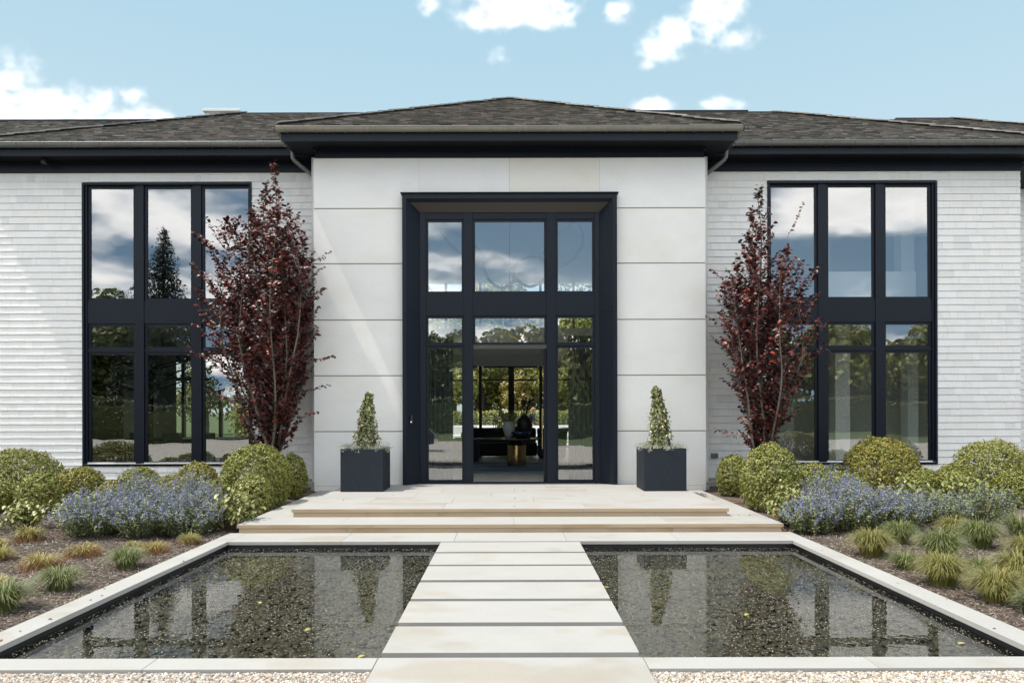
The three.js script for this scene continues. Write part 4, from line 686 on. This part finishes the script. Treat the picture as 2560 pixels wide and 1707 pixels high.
// ornamental grasses
const bladeMat = phys([1, 1, 1], 0.6, { vertexColors: true, transmission: 0.25, thickness: 0, side: THREE.DoubleSide });
function tuftGeo(n, r, h, cols, brown) {
  const m = new Merge();
  for (let k = 0; k < n; k++) {
    const a = rnd(0, 6.28), b0 = Math.sqrt(R()) * 0.09 * (r / 0.25), out = r * (0.25 + 0.75 * Math.sqrt(R())) * rnd(0.85, 1.05), hh = h * rnd(0.55, 1.08) * (1 - 0.15 * out / r), w = rnd(0.0034, 0.0058), dx = Math.cos(a), dz = Math.sin(a), c = tint(pick(cols), 0.22, 0.1), pos = [], nor = [], path = [], px = -dz * w, pz = dx * w;
    const N = 5; for (let i = 0; i <= N; i++) { const u = i / N, o = b0 + (out - b0 * 0.2) * Math.pow(u, 1.25), y = hh * (1.75 * u - (0.75 + 0.55 * out / r) * Math.pow(u, 2.2)), k2 = 1 - u * 0.92; pos.push([dx * o + px * k2, y, dz * o + pz * k2], [dx * o - px * k2, y, dz * o - pz * k2]); path.push([o, y]); }
    for (let i = 0; i <= N; i++) { const [a0, b1] = [path[Math.max(0, i - 1)], path[Math.min(N, i + 1)]], to = b1[0] - a0[0], ty = b1[1] - a0[1], nn = V(-dx * ty, to, -dz * ty).normalize().toArray(); nor.push(nn, nn); }
    const idx = []; for (let i = 0; i < N; i++) idx.push(2 * i, 2 * i + 2, 2 * i + 1, 2 * i + 1, 2 * i + 2, 2 * i + 3); m.raw(pos, nor, idx, c);
  }
  for (let k = 0; k < brown; k++) { const a = rnd(0, 6.28), q = Math.sqrt(R()) * r * 0.85, x = Math.cos(a) * q, z = Math.sin(a) * q, hh = rnd(0.06, 0.15), w = 0.003, lx = gauss() * 0.07, lz = gauss() * 0.07, nn = V(0, -lz, hh).normalize().toArray(); m.raw([[x - w, 0, z], [x + w, 0, z], [x + lx, hh, z + lz]], [nn, nn, nn], [0, 1, 2], tint([0.36, 0.185, 0.085], 0.3, 0.1)); }
  return m.geo();
}
const gGreen = [[0.18, 0.20, 0.045], [0.23, 0.245, 0.075], [0.12, 0.15, 0.035]], gTawny = [[0.40, 0.33, 0.09], [0.33, 0.28, 0.07], [0.26, 0.26, 0.07]], gBlue = [[0.18, 0.205, 0.06], [0.25, 0.27, 0.10], [0.12, 0.15, 0.035]], gGold = [[0.25, 0.225, 0.045], [0.31, 0.275, 0.075], [0.17, 0.18, 0.035]];
const tufts = { green: tuftGeo(640, 0.24, 0.33, gBlue, 0), tawny: tuftGeo(380, 0.19, 0.26, gTawny, 220), brown: tuftGeo(220, 0.19, 0.20, gTawny, 420), big: tuftGeo(1300, 0.29, 0.43, gGold, 0), bigGreen: tuftGeo(1150, 0.27, 0.43, gGreen, 0), small: tuftGeo(420, 0.2, 0.29, gGreen, 0), reed: tuftGeo(560, 0.36, 0.5, gBlue, 0) };
const GR = [
  ['tawny grass tuft left of the blue catmint', 'tawny', -6.35, 9.17, 1.15], ['tawny grass with a brown mat in front of the left catmint', 'brown', -5.03, 8.19, 1.15], ['tiny brown based grass at the foot of the left catmint', 'brown', -4.75, 8.75, 0.62], ['low rust brown grass mat in the middle of the left bed', 'brown', -5.10, 7.55, 1.25],
  ['wide brown based grass near the left coping', 'brown', -4.3, 8.37, 1.1], ['golden grass tuft at the back left corner of the pool', 'tawny', -4.12, 8.93, 0.85], ['grey green grass in the middle of the left coping', 'green', -4.2, 7.6, 1.0], ['grey green grass nearer the camera along the left coping', 'green', -4.3, 6.63, 1.02], ['largest grey green grass in the left bed', 'green', -4.35, 5.95, 1.15], ['rust based grass at the left edge of the picture', 'tawny', -4.85, 6.5, 1.0], ['golden grass at the left edge behind the rust based one', 'tawny', -5.85, 7.95, 1.0], ['long bladed grass in the lower left corner', 'green', -4.3, 5.25, 1.05], ['small brown grass at the upper left edge of the bed', 'brown', -6.45, 8.73, 0.9],
  ['golden grass mound at the back right corner of the pool', 'big', 4.22, 8.12, 1.0], ['grass mound in front of the right catmint', 'bigGreen', 4.96, 8.87, 0.95], ['tall green grass mound in the middle of the right bed', 'bigGreen', 4.84, 7.83, 1.15], ['grass mound at the back of the right bed against the catmint', 'big', 6.0, 9.4, 0.85], ['wide green grass mound at the upper right of the bed', 'bigGreen', 5.80, 8.59, 1.12], ['tall reed like grass at the right edge', 'reed', 6.75, 9.17, 1.0], ['small loose grass by the right coping', 'small', 4.2, 7.40, 1.0], ['golden grass mound hanging over the right coping', 'big', 4.2, 6.75, 1.0], ['small dark green grass between golden mounds on the right', 'small', 4.79, 7.11, 1.0], ['nearest golden grass mound on the right', 'big', 4.3, 6.15, 0.95], ['golden grass mound at the right edge of the picture', 'big', 4.95, 6.75, 1.05], ['golden grass at the right edge behind the nearer mound', 'big', 5.9, 7.95, 0.85], ['small grass tuft low at the right edge', 'small', 4.34, 5.75, 1.05],
];
for (const [l, k, x, Z, s] of GR) { const o = part('ornamental_grass', tufts[k], bladeMat, scene, x, groundY(Z) - 0.008, -Z); o.rotation.y = rnd(0, 6.28); o.scale.setScalar(s); tag(o, l, 'grass', 'ornamental grasses'); }

// purple beeches
const beechLeaf = leafGeo(0.09, 0.062, 0.22, 0.14), beechMat = leafMat([1, 1, 1], 0.42, 0.22);
function beech(label, x, Z, top, prof, nLead, cx) {
  const gy = groundY(Z), t = thing('purple_beech', label, 'tree', [x, gy, Z], 'purple beech trees'), tr = new Merge(), tw = new Merge(), leaves = [], H = top - gy;
  const width = (y) => { for (let i = 0; i < prof.length - 1; i++) if (y <= prof[i + 1][0]) { const u = (y - prof[i][0]) / (prof[i + 1][0] - prof[i][0]); return [prof[i][1] + (prof[i + 1][1] - prof[i][1]) * u, prof[i][2] + (prof[i + 1][2] - prof[i][2]) * u]; } return [0.05, 0.05]; };
  const barkC = () => tint([0.17, 0.14, 0.11], 0.15, 0.05);
  const twig = (p0, d, len, nl) => {
    const p1 = p0.clone().addScaledVector(d, len * 0.5).add(V(0, len * 0.06, 0)), p2 = p0.clone().addScaledVector(d, len).add(V(0, len * 0.2, 0));
    limb(tw, [p0, p1, p2], [0.0045, 0.003, 0.0012], 3, barkC());
    const cv = new THREE.QuadraticBezierCurve3(p0, p1, p2), side = d.clone().cross(UPV).normalize();
    for (let i = 0; i < nl; i++) { const u = 0.15 + 0.85 * i / (nl - 1), s = i % 2 ? 1 : -1, n = V(gauss() * 0.9, 0.75, gauss() * 0.9 + 0.2).normalize(), out = d.clone().multiplyScalar(0.8).addScaledVector(side, s * 0.9).add(V(0, rnd(-0.2, 0.5), 0)); const xl = V(1, 0, 0).applyQuaternion(Q.setFromUnitVectors(UPV, n)), o2 = out.addScaledVector(n, -out.dot(n)).normalize(); let roll = Math.acos(clamp(xl.dot(o2), -1, 1)); if (xl.clone().cross(o2).dot(n) < 0) roll = -roll; leaves.push([cv.getPoint(u).add(sphereDir().multiplyScalar(0.012)), n, roll, rnd(0.62, 1.15), tint(R() < 0.2 ? [0.22, 0.034, 0.018] : R() < 0.35 ? [0.03, 0.01, 0.013] : [0.085, 0.015, 0.012], 0.35, 0.15)]); }
  };
  for (let k = 0; k < nLead; k++) {
    const a = k * 2.4 + rnd(-0.3, 0.3), q = k === 0 ? 0.05 : Math.sqrt((k + 0.4) / nLead), hk = H * (k === 0 ? 1 : k === 1 ? 0.93 : rnd(0.70, 0.92) - 0.08 * q), pts = [], rad = [], r0 = 0.05 - 0.022 * q;
    for (let i = 0; i <= 14; i++) { const u = i / 14, y = hk * u, [wl, wr] = width(y / H), w = (Math.cos(a) < 0 ? wl : wr) * 0.80, f = Math.min(1, 0.16 + 1.5 * u) * (u < 0.12 ? u / 0.12 * 0.5 + 0.25 : 1); const bend = 0.05 * Math.sin(u * 9 + k); pts.push(V(cx * u + Math.cos(a) * q * w * f + bend, y, Math.sin(a) * q * Math.min(0.85, w) * f + 0.04 * Math.sin(u * 7 + k * 2))); rad.push(Math.max(0.004, r0 * (1 - 0.92 * u))); }
    limb(tr, pts, rad, 7, barkC());
    const cv = new THREE.CatmullRomCurve3(pts), nT = Math.round(84 * hk / 6);
    for (let i = 0; i < nT; i++) { const u = 0.07 + 0.93 * Math.pow(i / nT, 0.9), p = cv.getPoint(u), [wl, wr] = width(p.y / H), az = rnd(0, 6.28), dir = V(Math.cos(az), rnd(0.55, 1.25), Math.sin(az)).normalize(), lim = (dir.x < 0 ? wl : wr), len = clamp(lim * rnd(0.3, 0.62), 0.12, 0.62) * (u > 0.93 ? 0.5 : 1); twig(p, dir, len, Math.max(6, Math.round(len * 40))); }
    for (let i = 0; i < 5; i++) twig(pts[14].clone(), V(gauss() * 0.4, 1, gauss() * 0.4).normalize(), rnd(0.12, 0.25), 7);
  }
  return { t, tr, tw, leaves, twig, done() { part('trunk', tr.geo(), M.bark, t); part('twigs', tw.geo(), M.bark, t).userData.kind = 'stuff'; copies('crown', beechLeaf, beechMat, leaves, t); } };
}
{
  const a = beech('broad purple leafed beech left of the entrance', -4.62, 13.45, 6.28, [[0, 0.15, 0.15], [0.1, 0.5, 0.42], [0.2, 0.9, 0.85], [0.32, 1.25, 0.98], [0.45, 1.48, 1.0], [0.6, 1.55, 1.08], [0.72, 1.3, 1.05], [0.83, 0.95, 0.78], [0.93, 0.42, 0.4], [1, 0.12, 0.12]], 13, 0.05);
  for (const [x, y, z, dx, dy, L] of [[0.72, 4.35, 0.3, 0.9, 0.25, 0.55], [0.7, 2.55, 0.35, 0.95, -0.05, 0.62], [0.62, 1.95, 0.3, 0.95, 0.05, 0.6], [0.5, 1.45, 0.3, 0.95, 0.1, 0.5], [-0.75, 2.5, 0.2, -0.9, 0.15, 0.75], [-0.5, 1.75, 0.2, -0.9, 0.2, 0.65], [-1.0, 4.0, 0.1, -0.85, 0.4, 0.5], [-0.55, 4.95, 0.1, -0.85, 0.45, 0.45]]) a.twig(V(x, y, z), V(dx, dy, 0.1).normalize(), L, Math.round(L * 32));
  a.done();
  const b = beech('slender purple leafed beech right of the entrance', 4.86, 13.4, 5.72, [[0, 0.14, 0.14], [0.1, 0.42, 0.45], [0.2, 0.62, 0.82], [0.35, 0.8, 1.05], [0.5, 0.9, 1.1], [0.65, 0.9, 1.0], [0.78, 0.8, 0.95], [0.87, 0.6, 0.72], [0.95, 0.3, 0.4], [1, 0.1, 0.12]], 12, -0.1);
  for (const [x, y, z, dx, dy, L] of [[-0.5, 1.1, 0.3, -0.9, 0.1, 0.5], [-0.45, 0.5, 0.3, -0.9, -0.1, 0.45], [0.7, 2.6, 0.1, 0.9, 0.1, 0.5], [-0.75, 3.2, 0.2, -0.9, 0.2, 0.4], [0.45, 4.9, 0.1, 0.5, 0.9, 0.6]]) b.twig(V(x, y, z), V(dx, dy, 0.1).normalize(), L, Math.round(L * 32));
  b.done();
}

// planters and their topiary
const ivyLeaf = leafGeo(0.07, 0.04, 0.2, 0.12), ivyMat = leafMat([1, 1, 1], 0.35, 0.2), tinyWhite = tinyLeaf(0.018, 0.014, 0.3);
for (const s of [-1, 1]) {
  const side = s < 0 ? 'left' : 'right', x = s < 0 ? -2.66 : 2.78, Zc = 12.83, y0 = 0.2355, p = thing('planter', `dark slate grey cube planter ${side} of the door`, 'planter', [x, y0, Zc], 'cube planters');
  part('box', boxGeo(0.76, 0.01, 0.76), M.planter, p, 0, 0.006, 0);
  for (const [w, d, px, pz] of [[0.76, 0.03, 0, 0.365], [0.76, 0.03, 0, -0.365], [0.03, 0.699, 0.365, 0], [0.03, 0.699, -0.365, 0]]) part('side_panel', boxGeo(w, 0.752, d, 0.003), M.planter, p, px, 0.387, pz);
  part('soil', boxGeo(0.698, 0.02, 0.698), M.mulchGround, p, 0, 0.71, 0);
  const t = thing('vine_topiary', `leafy cone of climbing vine in the ${side} planter`, 'topiary', [x, y0 + 0.72, Zc], 'vine topiaries'), st = new Merge(), list = [], H = s < 0 ? 1.05 : 1.12;
  for (let k = 0; k < 9; k++) { const pts = []; for (let i = 0; i <= 9; i++) { const u = i / 9, rr = 0.17 * (1 - u) + 0.01; pts.push(V(Math.cos(k * 0.7 + u * 5) * rr, u * H, Math.sin(k * 0.7 + u * 5) * rr)); } limb(st, pts, pts.map(() => 0.005), 4, C(0.10, 0.075, 0.04)); }
  for (let i = 0; i < 1250; i++) { const u = Math.pow(R(), 1.15), a = rnd(0, 6.28), rr = (0.21 * Math.pow(1 - u, 0.8) * (u < 0.22 ? 0.62 + 1.7 * u : 1) * (1 + 0.16 * Math.sin(u * 13 + s)) + 0.035) * rnd(0.55, 1.12) * (1 + 0.26 * PN.noise(Math.cos(a) * 1.6 + s * 7, u * 5, Math.sin(a) * 1.6) * 1.6) * (R() < 0.05 ? 1.25 : 1), off = (s < 0 ? 0.05 : -0.1) * u * u; const d = V(Math.cos(a), 0.35, Math.sin(a)); list.push([V(d.x * rr + off, u * H, d.z * rr), d.clone().add(sphereDir().multiplyScalar(0.8)).add(V(0, 0.4, 0)).normalize(), rnd(0, 6.28), rnd(0.6, 1.2), tint(R() < 0.25 ? [0.34, 0.31, 0.11] : [0.15, 0.165, 0.045], 0.3, 0.12)]); }
  part('stems', st.geo(), M.bark, t); copies('foliage', ivyLeaf, ivyMat, list, t);
  const u = thing('trailing_flowers', `tiny white flowers spilling round the ${side} planter rim`, 'flowers', [x, y0 + 0.72, Zc], 'white underplanting'), fl = [], us = new Merge();
  for (let k = 0; k < 120; k++) { const a = rnd(0, 6.28), q = rnd(0.18, 0.46), e = V(clamp(Math.cos(a) * q * 1.25, -0.46, 0.46), rnd(0.02, 0.13) - (q > 0.4 ? 0.03 : 0), clamp(Math.sin(a) * q * 1.25, -0.44, 0.44)); limb(us, [V(e.x * 0.6, 0, e.z * 0.6), V(e.x * 0.8, e.y + 0.03, e.z * 0.8), e], [0.0016, 0.0014, 0.001], 3, C(0.16, 0.19, 0.10)); for (let i = 0; i < 14; i++) fl.push([e.clone().lerp(V(e.x * 0.7, 0.03, e.z * 0.7), R() * 0.7).add(sphereDir().multiplyScalar(0.024)), sphereDir().add(V(0, 0.5, 0.2)).normalize(), rnd(0, 6.28), rnd(0.7, 1.3), tint(R() < 0.66 ? [0.62, 0.63, 0.54] : [0.30, 0.34, 0.20], 0.12, 0.04)]); }
  part('stems', us.geo(), M.bark, u); copies('blossom', tinyWhite, leafMat([1, 1, 1], 0.7, 0.3), fl, u);
}

// ---------------------------------------------------------------- trees behind the house and across the drive
const clumpLeaf = leafGeo(0.34, 0.25, 0.2, 0.2), clumpMat = leafMat([1, 1, 1], 0.55, 0.3);
function bigTree(label, x, Z, h, r, n, c, size = 1, grp = 'garden trees', trunkH = 0.28) {
  const t = thing('garden_tree', label, 'tree', [x, -0.06, Z], grp), st = new Merge(), list = [], lobes = [];
  for (let k = 0; k < 26; k++) { const d = sphereDir(), q = 0.75 * Math.cbrt(R()); lobes.push([V(d.x * r * q, h * (0.50 + d.y * q * 0.52), d.z * r * q), r * rnd(0.26, 0.44)]); }
  limb(st, [V(0, 0, 0), V(0.1, h * trunkH, 0), V(0, h * 0.6, 0.1), V(0, h * 0.9, 0)], [h * 0.03, h * 0.022, h * 0.014, 0.03], 7, C(0.10, 0.08, 0.06));
  for (const [p] of lobes) limb(st, [V(0, h * rnd(trunkH * 0.8, 0.5), 0), p.clone().multiplyScalar(0.6).add(V(0, h * 0.2, 0)), p], [h * 0.011, h * 0.007, 0.02], 5, C(0.10, 0.08, 0.06));
  for (let i = 0; i < n; i++) { const [p, q] = pick(lobes), d = sphereDir(); if (d.y < -0.5 && R() < 0.5) d.y *= -1; list.push([p.clone().addScaledVector(d, q * (1 - 0.3 * R() * R()) * (1 + 0.15 * PN.noise(d.x * 3 + p.x, d.y * 3, d.z * 3 + p.z))), d.clone().add(sphereDir().multiplyScalar(0.8)).normalize(), rnd(0, 6.28), size * rnd(0.6, 1.3), tint(c, 0.3, 0.12)]); }
  part('trunk', st.geo(), M.bark, t); copies('crown', clumpLeaf, clumpMat, list, t);
}
function hedge(label, x0, x1, Z0, Z1, h, n, c) {
  const t = thing('clipped_hedge', label, 'hedge', [(x0 + x1) / 2, -0.06, (Z0 + Z1) / 2], 'hedges'), w = x1 - x0, d = Z1 - Z0, list = [];
  part('hedge_core', boxGeo(w - 0.5, h - 0.3, d - 0.5), mat([0.09, 0.10, 0.03], 1), t, 0, (h - 0.3) / 2, 0);
  for (let i = 0; i < n; i++) { const q = R(), top = q < 0.25, f = rnd(-0.06, 0.03) + 0.06 * PN.noise(i * 0.01, 2, 3), xx = rnd(-w / 2, w / 2); const p = top ? V(xx, h + f, rnd(-d / 2, d / 2)) : V(xx, rnd(0, h), (q < 0.65 ? 1 : -1) * (d / 2 + f)); list.push([p, (top ? V(0, 1, 0) : V(0, 0.2, q < 0.65 ? 1 : -1)).add(sphereDir().multiplyScalar(0.8)).normalize(), rnd(0, 6.28), rnd(0.25, 0.6), tint(c, 0.3, 0.1)]); }
  copies('foliage', clumpLeaf, clumpMat, list, t);
}
const midG = [0.165, 0.18, 0.038], yelG = [0.27, 0.27, 0.06], darkG = [0.055, 0.068, 0.02], goldG = [0.33, 0.26, 0.06];
// behind the house
hedge('low clipped hedge beyond the rear terrace', -16, 9, 39.5, 41.2, 1.75, 9000, yelG);
bigTree('broad green tree straight behind the hall', -1.9, 49, 11, 4.0, 9000, yelG, 0.8, 'trees behind the house', 0.1); bigTree('green tree behind the hall to the right', 4.0, 50, 12, 4.2, 9000, midG, 0.8, 'trees behind the house', 0.1); bigTree('golden leafed small tree behind the hall', 0.5, 44.5, 4.6, 1.5, 5000, goldG, 0.55, 'trees behind the house', 0.12); bigTree('green tree behind the hall to the left', -7.5, 52, 12, 4.6, 8000, midG, 0.8, 'trees behind the house', 0.1); bigTree('leafy tree filling the view left of the golden tree', -3.6, 44, 8.5, 2.6, 8000, yelG, 0.7, 'trees behind the house', 0.08); bigTree('leafy tree filling the view right of the golden tree', 3.2, 45, 9, 2.8, 8000, yelG, 0.7, 'trees behind the house', 0.08); bigTree('round green tree between hedge and terrace view, far behind', 0.2, 56, 14, 5, 9000, midG, 1, 'trees behind the house', 0.08); bigTree('young tree seen through the dining room', -16.6, 46, 5.6, 1.7, 5000, yelG, 0.6, 'trees behind the house', 0.2); bigTree('grey green tree further off through the dining room', -24, 55, 6, 2.6, 5000, midG, 0.7, 'trees behind the house', 0.12); bigTree('tall green tree behind the right end of the hall', 9.5, 54, 12, 4.5, 7000, midG, 0.8, 'trees behind the house', 0.1);
// across the drive, mirrored in the windows (negative distance: behind the camera)
hedge('long clipped hedge across the drive', -44, 44, -27, -25.2, 2.7, 16000, midG);
hedge('dense dark hedge at the left side of the drive', -46, -9.5, -14, -11.6, 2.3, 9000, darkG);
const across = 'trees across the drive';
[[-41, -34, 12.5, 5.5, darkG, 'dark leafy tree across the drive, second from the left end'], [-33, -31, 13.2, 4.2, midG, 'leafy tree across the drive left of the conifer'], [-17.5, -33, 9.0, 4.2, darkG, 'dark round tree across the drive right of the conifer'], [-9.5, -32, 9.2, 4.2, midG, 'green tree across the drive left of the walkway'], [-1.5, -34, 9.6, 4.4, midG, 'green tree straight across the drive'], [6.2, -32, 12.6, 3.4, yelG, 'tall bright tree across the drive right of the walkway'], [13, -33, 9.4, 4.4, yelG, 'bright tree across the drive, third from the right end'], [21, -32, 9.6, 4.6, yelG, 'bright tree across the drive, second from the right end'], [29.5, -33, 10.2, 5.0, yelG, 'bright tree across the drive, the right end of the row'], [-50, -36, 13, 6, midG, 'leafy tree across the drive, the left end of the row']].concat([[37, -32, 9.8, 4.6, yelG, 'bright tree across the drive, standing right of the row'], [45, -35, 11, 5, midG, 'green tree across the drive, farthest to the right']]).concat([-46, -37, -24, -14, -5.5, 2.5, 10, 17.5, 25.5, 35].map((x, i) => [x, -41 - (i % 3), 8.6 + (i * 7 % 3), 5.4, i < 4 ? darkG : midG, 'tree in the rear row across the drive, number ' + ['one', 'two', 'three', 'four', 'five', 'six', 'seven', 'eight', 'nine', 'ten'][i] + ' from the left'])).forEach(([x, Z, h, r, c, l]) => bigTree(l, x, Z, h, r, 7500, c, 1.5, across, 0.12));
{
  const H = 17.2, t = thing('spruce_tree', 'tall dark spruce across the drive', 'tree', [-28.4, -0.05, -27.8], across), st = new Merge(), list = [];
  limb(st, [V(0, 0, 0), V(0, H * 0.5, 0), V(0, H, 0)], [0.28, 0.16, 0.02], 7, C(0.07, 0.055, 0.045));
  for (let k = 0; k < 240; k++) { const u = k / 240, y = H * (0.06 + 0.93 * u), L = 5.4 * Math.pow(1 - u, 0.85) * rnd(0.72, 1.08) + 0.15, a = k * 2.399, d = V(Math.cos(a), 0, Math.sin(a)), e = d.clone().multiplyScalar(L).add(V(0, y - L * 0.12, 0)); limb(st, [V(0, y, 0), d.clone().multiplyScalar(L * 0.5).add(V(0, y - L * 0.12, 0)), e], [0.03, 0.02, 0.008], 4, C(0.07, 0.055, 0.045)); const n = Math.round(14 + L * 22); for (let i = 0; i < n; i++) { const w = rnd(0.1, 1), p = d.clone().multiplyScalar(L * w).add(V(gauss() * 0.25 * w, y - L * 0.14 * w + rnd(-0.35, 0.05), gauss() * 0.25 * w)); list.push([p, sphereDir(), rnd(0, 6.28), V(rnd(1.0, 1.9) * (1.05 - 0.75 * u), 1, rnd(0.5, 0.9) * (1.05 - 0.75 * u)), tint([0.03, 0.045, 0.028], 0.3, 0.1)]); } }
  part('trunk', st.geo(), M.bark, t); copies('crown', clumpLeaf, leafMat([1, 1, 1], 0.7, 0.1), list, t);
}
// the car standing on the drive, mirrored in the glass beside the door
{
  const paint = phys([0.018, 0.026, 0.04], 0.25, { clearcoat: 1, clearcoatRoughness: 0.05 }), c = thing('parked_car', 'dark car parked on the gravel drive', 'car', [-5.35, -0.022, -1.95]);
  const ext = (pts, w, bev, name, m, z = 0) => { const s = new THREE.Shape(); pts.forEach(([x, y], i) => i ? s.lineTo(x, y) : s.moveTo(x, y)); const g = new THREE.ExtrudeGeometry(s, { depth: w - 2 * bev, bevelEnabled: true, bevelSize: bev, bevelThickness: bev, bevelSegments: 3 }); g.translate(0, 0, -w / 2 + bev + z); return part(name, g, m, c); };
  const arch = (cx, r) => [...Array(9)].map((_, i) => { const a = Math.PI * (1 - i / 8); return [cx + Math.cos(a) * r, 0.34 + Math.sin(a) * r]; });
  ext([[-2.25, 0.42], ...arch(-1.4, 0.42).map(([x, y]) => [x, Math.max(0.3, y)]), ...arch(1.4, 0.42).map(([x, y]) => [x, Math.max(0.3, y)]), [2.25, 0.4], [2.28, 0.72], [2.1, 0.9], [1.1, 1.02], [-2.1, 1.06], [-2.28, 0.9]], 1.84, 0.07, 'body', paint);
  ext([[-2.0, 1.07], [1.05, 1.04], [0.35, 1.56], [-1.6, 1.6]], 1.58, 0.06, 'cabin_glass', phys([0.02, 0.025, 0.03], 0.03, { clearcoat: 1 })); ext([[-1.72, 1.62], [0.42, 1.58], [0.3, 1.66], [-1.55, 1.69]], 1.5, 0.05, 'roof', paint);
  for (const [x, z] of [[-1.4, 0.8], [1.4, 0.8], [-1.4, -0.8], [1.4, -0.8]]) { const w = group('wheel', c); w.position.set(x, 0.345, z); part('tyre', new THREE.TorusGeometry(0.27, 0.085, 10, 28), M.blackPot, w); part('rim', new THREE.CylinderGeometry(0.21, 0.21, 0.12, 20).rotateX(Math.PI / 2), M.zinc, w); }
  for (const z of [-0.65, 0.65]) { part('headlight', boxGeo(0.1, 0.12, 0.34, 0.03), M.whiteFurn, c, 2.27, 0.74, z); part('tail_light', boxGeo(0.06, 0.14, 0.3, 0.02), mat([0.3, 0.01, 0.01], 0.2), c, -2.3, 0.85, z); }
}
{ // a loop of drip hose on the mulch and dry leaves blown onto the stone
  const o = part('drip_hose', new THREE.TorusGeometry(0.13, 0.009, 8, 40, 5.6).rotateX(Math.PI / 2), mat([0.24, 0.13, 0.08], 0.7), scene, 3.98, groundY(11.9) + 0.035, -12.25); tag(o, 'brown drip hose loop on the mulch beside the terrace', 'hose');
  const list = []; for (let i = 0; i < 34; i++) { const k = R(), p = k < 0.4 ? V(rnd(-3.1, 3.1), 0.2385, -rnd(10.4, 13.4)) : k < 0.7 ? V(rnd(3.25, 3.7), 0.1195, -rnd(10.2, 13.4)) : V((R() < 0.5 ? -1 : 1) * rnd(3.66, 3.84), 0.003, -rnd(4.8, 9.4)); list.push([p, V(gauss() * 0.25, 1, gauss() * 0.25).normalize(), rnd(0, 6.28), rnd(0.25, 0.6), tint([0.14, 0.075, 0.035], 0.35, 0.15)]); }
  Object.assign(copies('dry_leaves', leafGeo(0.07, 0.045, 0.3, 0.2), mat([1, 1, 1], 0.8, { side: THREE.DoubleSide }), list, scene).userData, { label: 'small dry brown leaves blown over terrace and coping', category: 'leaf litter' });
}
// a person on the rear terrace, half hidden by the black vase
{
  const J = { hip: V(0, 0.9, 0), chest: V(0.02, 1.25, 0.08), neck: V(0.03, 1.40, 0.12), head: V(0.05, 1.53, 0.17) }, caps = [], cap = (a, b, ra, rb, k) => caps.push([a, b, ra, rb, k]);
  cap(J.hip, J.chest, 0.125, 0.13, 0); cap(V(-0.13, 1.33, 0.09), V(0.17, 1.33, 0.09), 0.065, 0.065, 0); cap(J.chest, J.neck, 0.08, 0.05, 0); cap(J.neck, J.head, 0.05, 0.05, 1); cap(V(0.045, 1.50, 0.16), V(0.055, 1.58, 0.18), 0.075, 0.082, 1);
  for (const s of [-1, 1]) { cap(V(s * 0.09, 0.88, 0), V(s * 0.1, 0.48, 0.03), 0.085, 0.06, 2); cap(V(s * 0.1, 0.48, 0.03), V(s * 0.1, 0.08, 0), 0.055, 0.038, 1); cap(V(s * 0.1, 0.05, 0), V(s * 0.11, 0.035, 0.14), 0.04, 0.03, 2); cap(V(0.02 + s * 0.17, 1.32, 0.09), V(0.02 + s * 0.21, 1.07, 0.12), 0.045, 0.038, 0); cap(V(0.02 + s * 0.21, 1.07, 0.12), V(0.02 + s * 0.17, 0.9, 0.3), 0.036, 0.026, 1); for (let f = 0; f < 4; f++) cap(V(0.02 + s * 0.17 + (f - 1.5) * 0.014, 0.885, 0.32), V(0.02 + s * 0.17 + (f - 1.5) * 0.017, 0.86, 0.385 - Math.abs(f - 1.4) * 0.008), 0.011, 0.009, 1); cap(V(0.02 + s * 0.145, 0.89, 0.31), V(0.02 + s * 0.12, 0.87, 0.345), 0.012, 0.009, 1); }
  const t = thing('person', 'person with fair hair and dark top standing on the rear terrace', 'person', [0.86, 0.2, 30.6]); t.rotation.y = 1.0;
  const res = 72, mc = new MarchingCubes(res, M.black, false, false, 60000), S = 0.9, cy = 0.85, q = V(); mc.isolation = 0;
  const dist = (p, [a, b, ra, rb]) => { const ab = b.clone().sub(a), u = clamp(p.clone().sub(a).dot(ab) / ab.lengthSq()); return p.distanceTo(a.clone().addScaledVector(ab, u)) - (ra + (rb - ra) * u); };
  for (let k = 0; k < res; k++) for (let j = 0; j < res; j++) for (let i = 0; i < res; i++) { q.set((i - res / 2) / (res / 2) * S, (j - res / 2) / (res / 2) * S + cy, (k - res / 2) / (res / 2) * S); let d = 1e9; if (Math.abs(q.x) < 0.4 && Math.abs(q.z) < 0.55) for (const c of caps) { const e = dist(q, c), h = clamp(0.5 + 0.5 * (d - e) / 0.02); d = d > 1e8 ? e : d * (1 - h) + e * h - 0.02 * h * (1 - h); } mc.field[i + j * res + k * res * res] = d > 1e8 ? -1 : -d; }
  mc.update(); const g = new THREE.BufferGeometry(), pos = mc.positionArray.slice(0, mc.count * 3), col = new Float32Array(mc.count * 3), pal = [[0.02, 0.025, 0.035], [0.45, 0.29, 0.21], [0.015, 0.016, 0.02]];
  for (let i = 0; i < mc.count; i++) { q.set(pos[3 * i] * S, pos[3 * i + 1] * S + cy, pos[3 * i + 2] * S); q.toArray(pos, 3 * i); let best = 1e9, kk = 0; for (const c of caps) { const e = dist(q, c); if (e < best) { best = e; kk = c[4]; } } col.set(pal[kk], 3 * i); }
  g.setAttribute('position', new THREE.BufferAttribute(pos, 3)); g.setAttribute('normal', new THREE.BufferAttribute(mc.normalArray.slice(0, mc.count * 3), 3)); g.setAttribute('color', new THREE.BufferAttribute(col, 3)); g.computeVertexNormals();
  part('body', g, mat([1, 1, 1], 0.7, { vertexColors: true }), t);
  part('hair', new THREE.SphereGeometry(0.098, 16, 12, 0, 6.29, 0, 1.9).scale(1, 1.12, 1.05), mat([0.42, 0.28, 0.12], 0.6), t, 0.05, 1.57, 0.155).rotation.x = -0.5;
}
renderer.render(scene, camera);
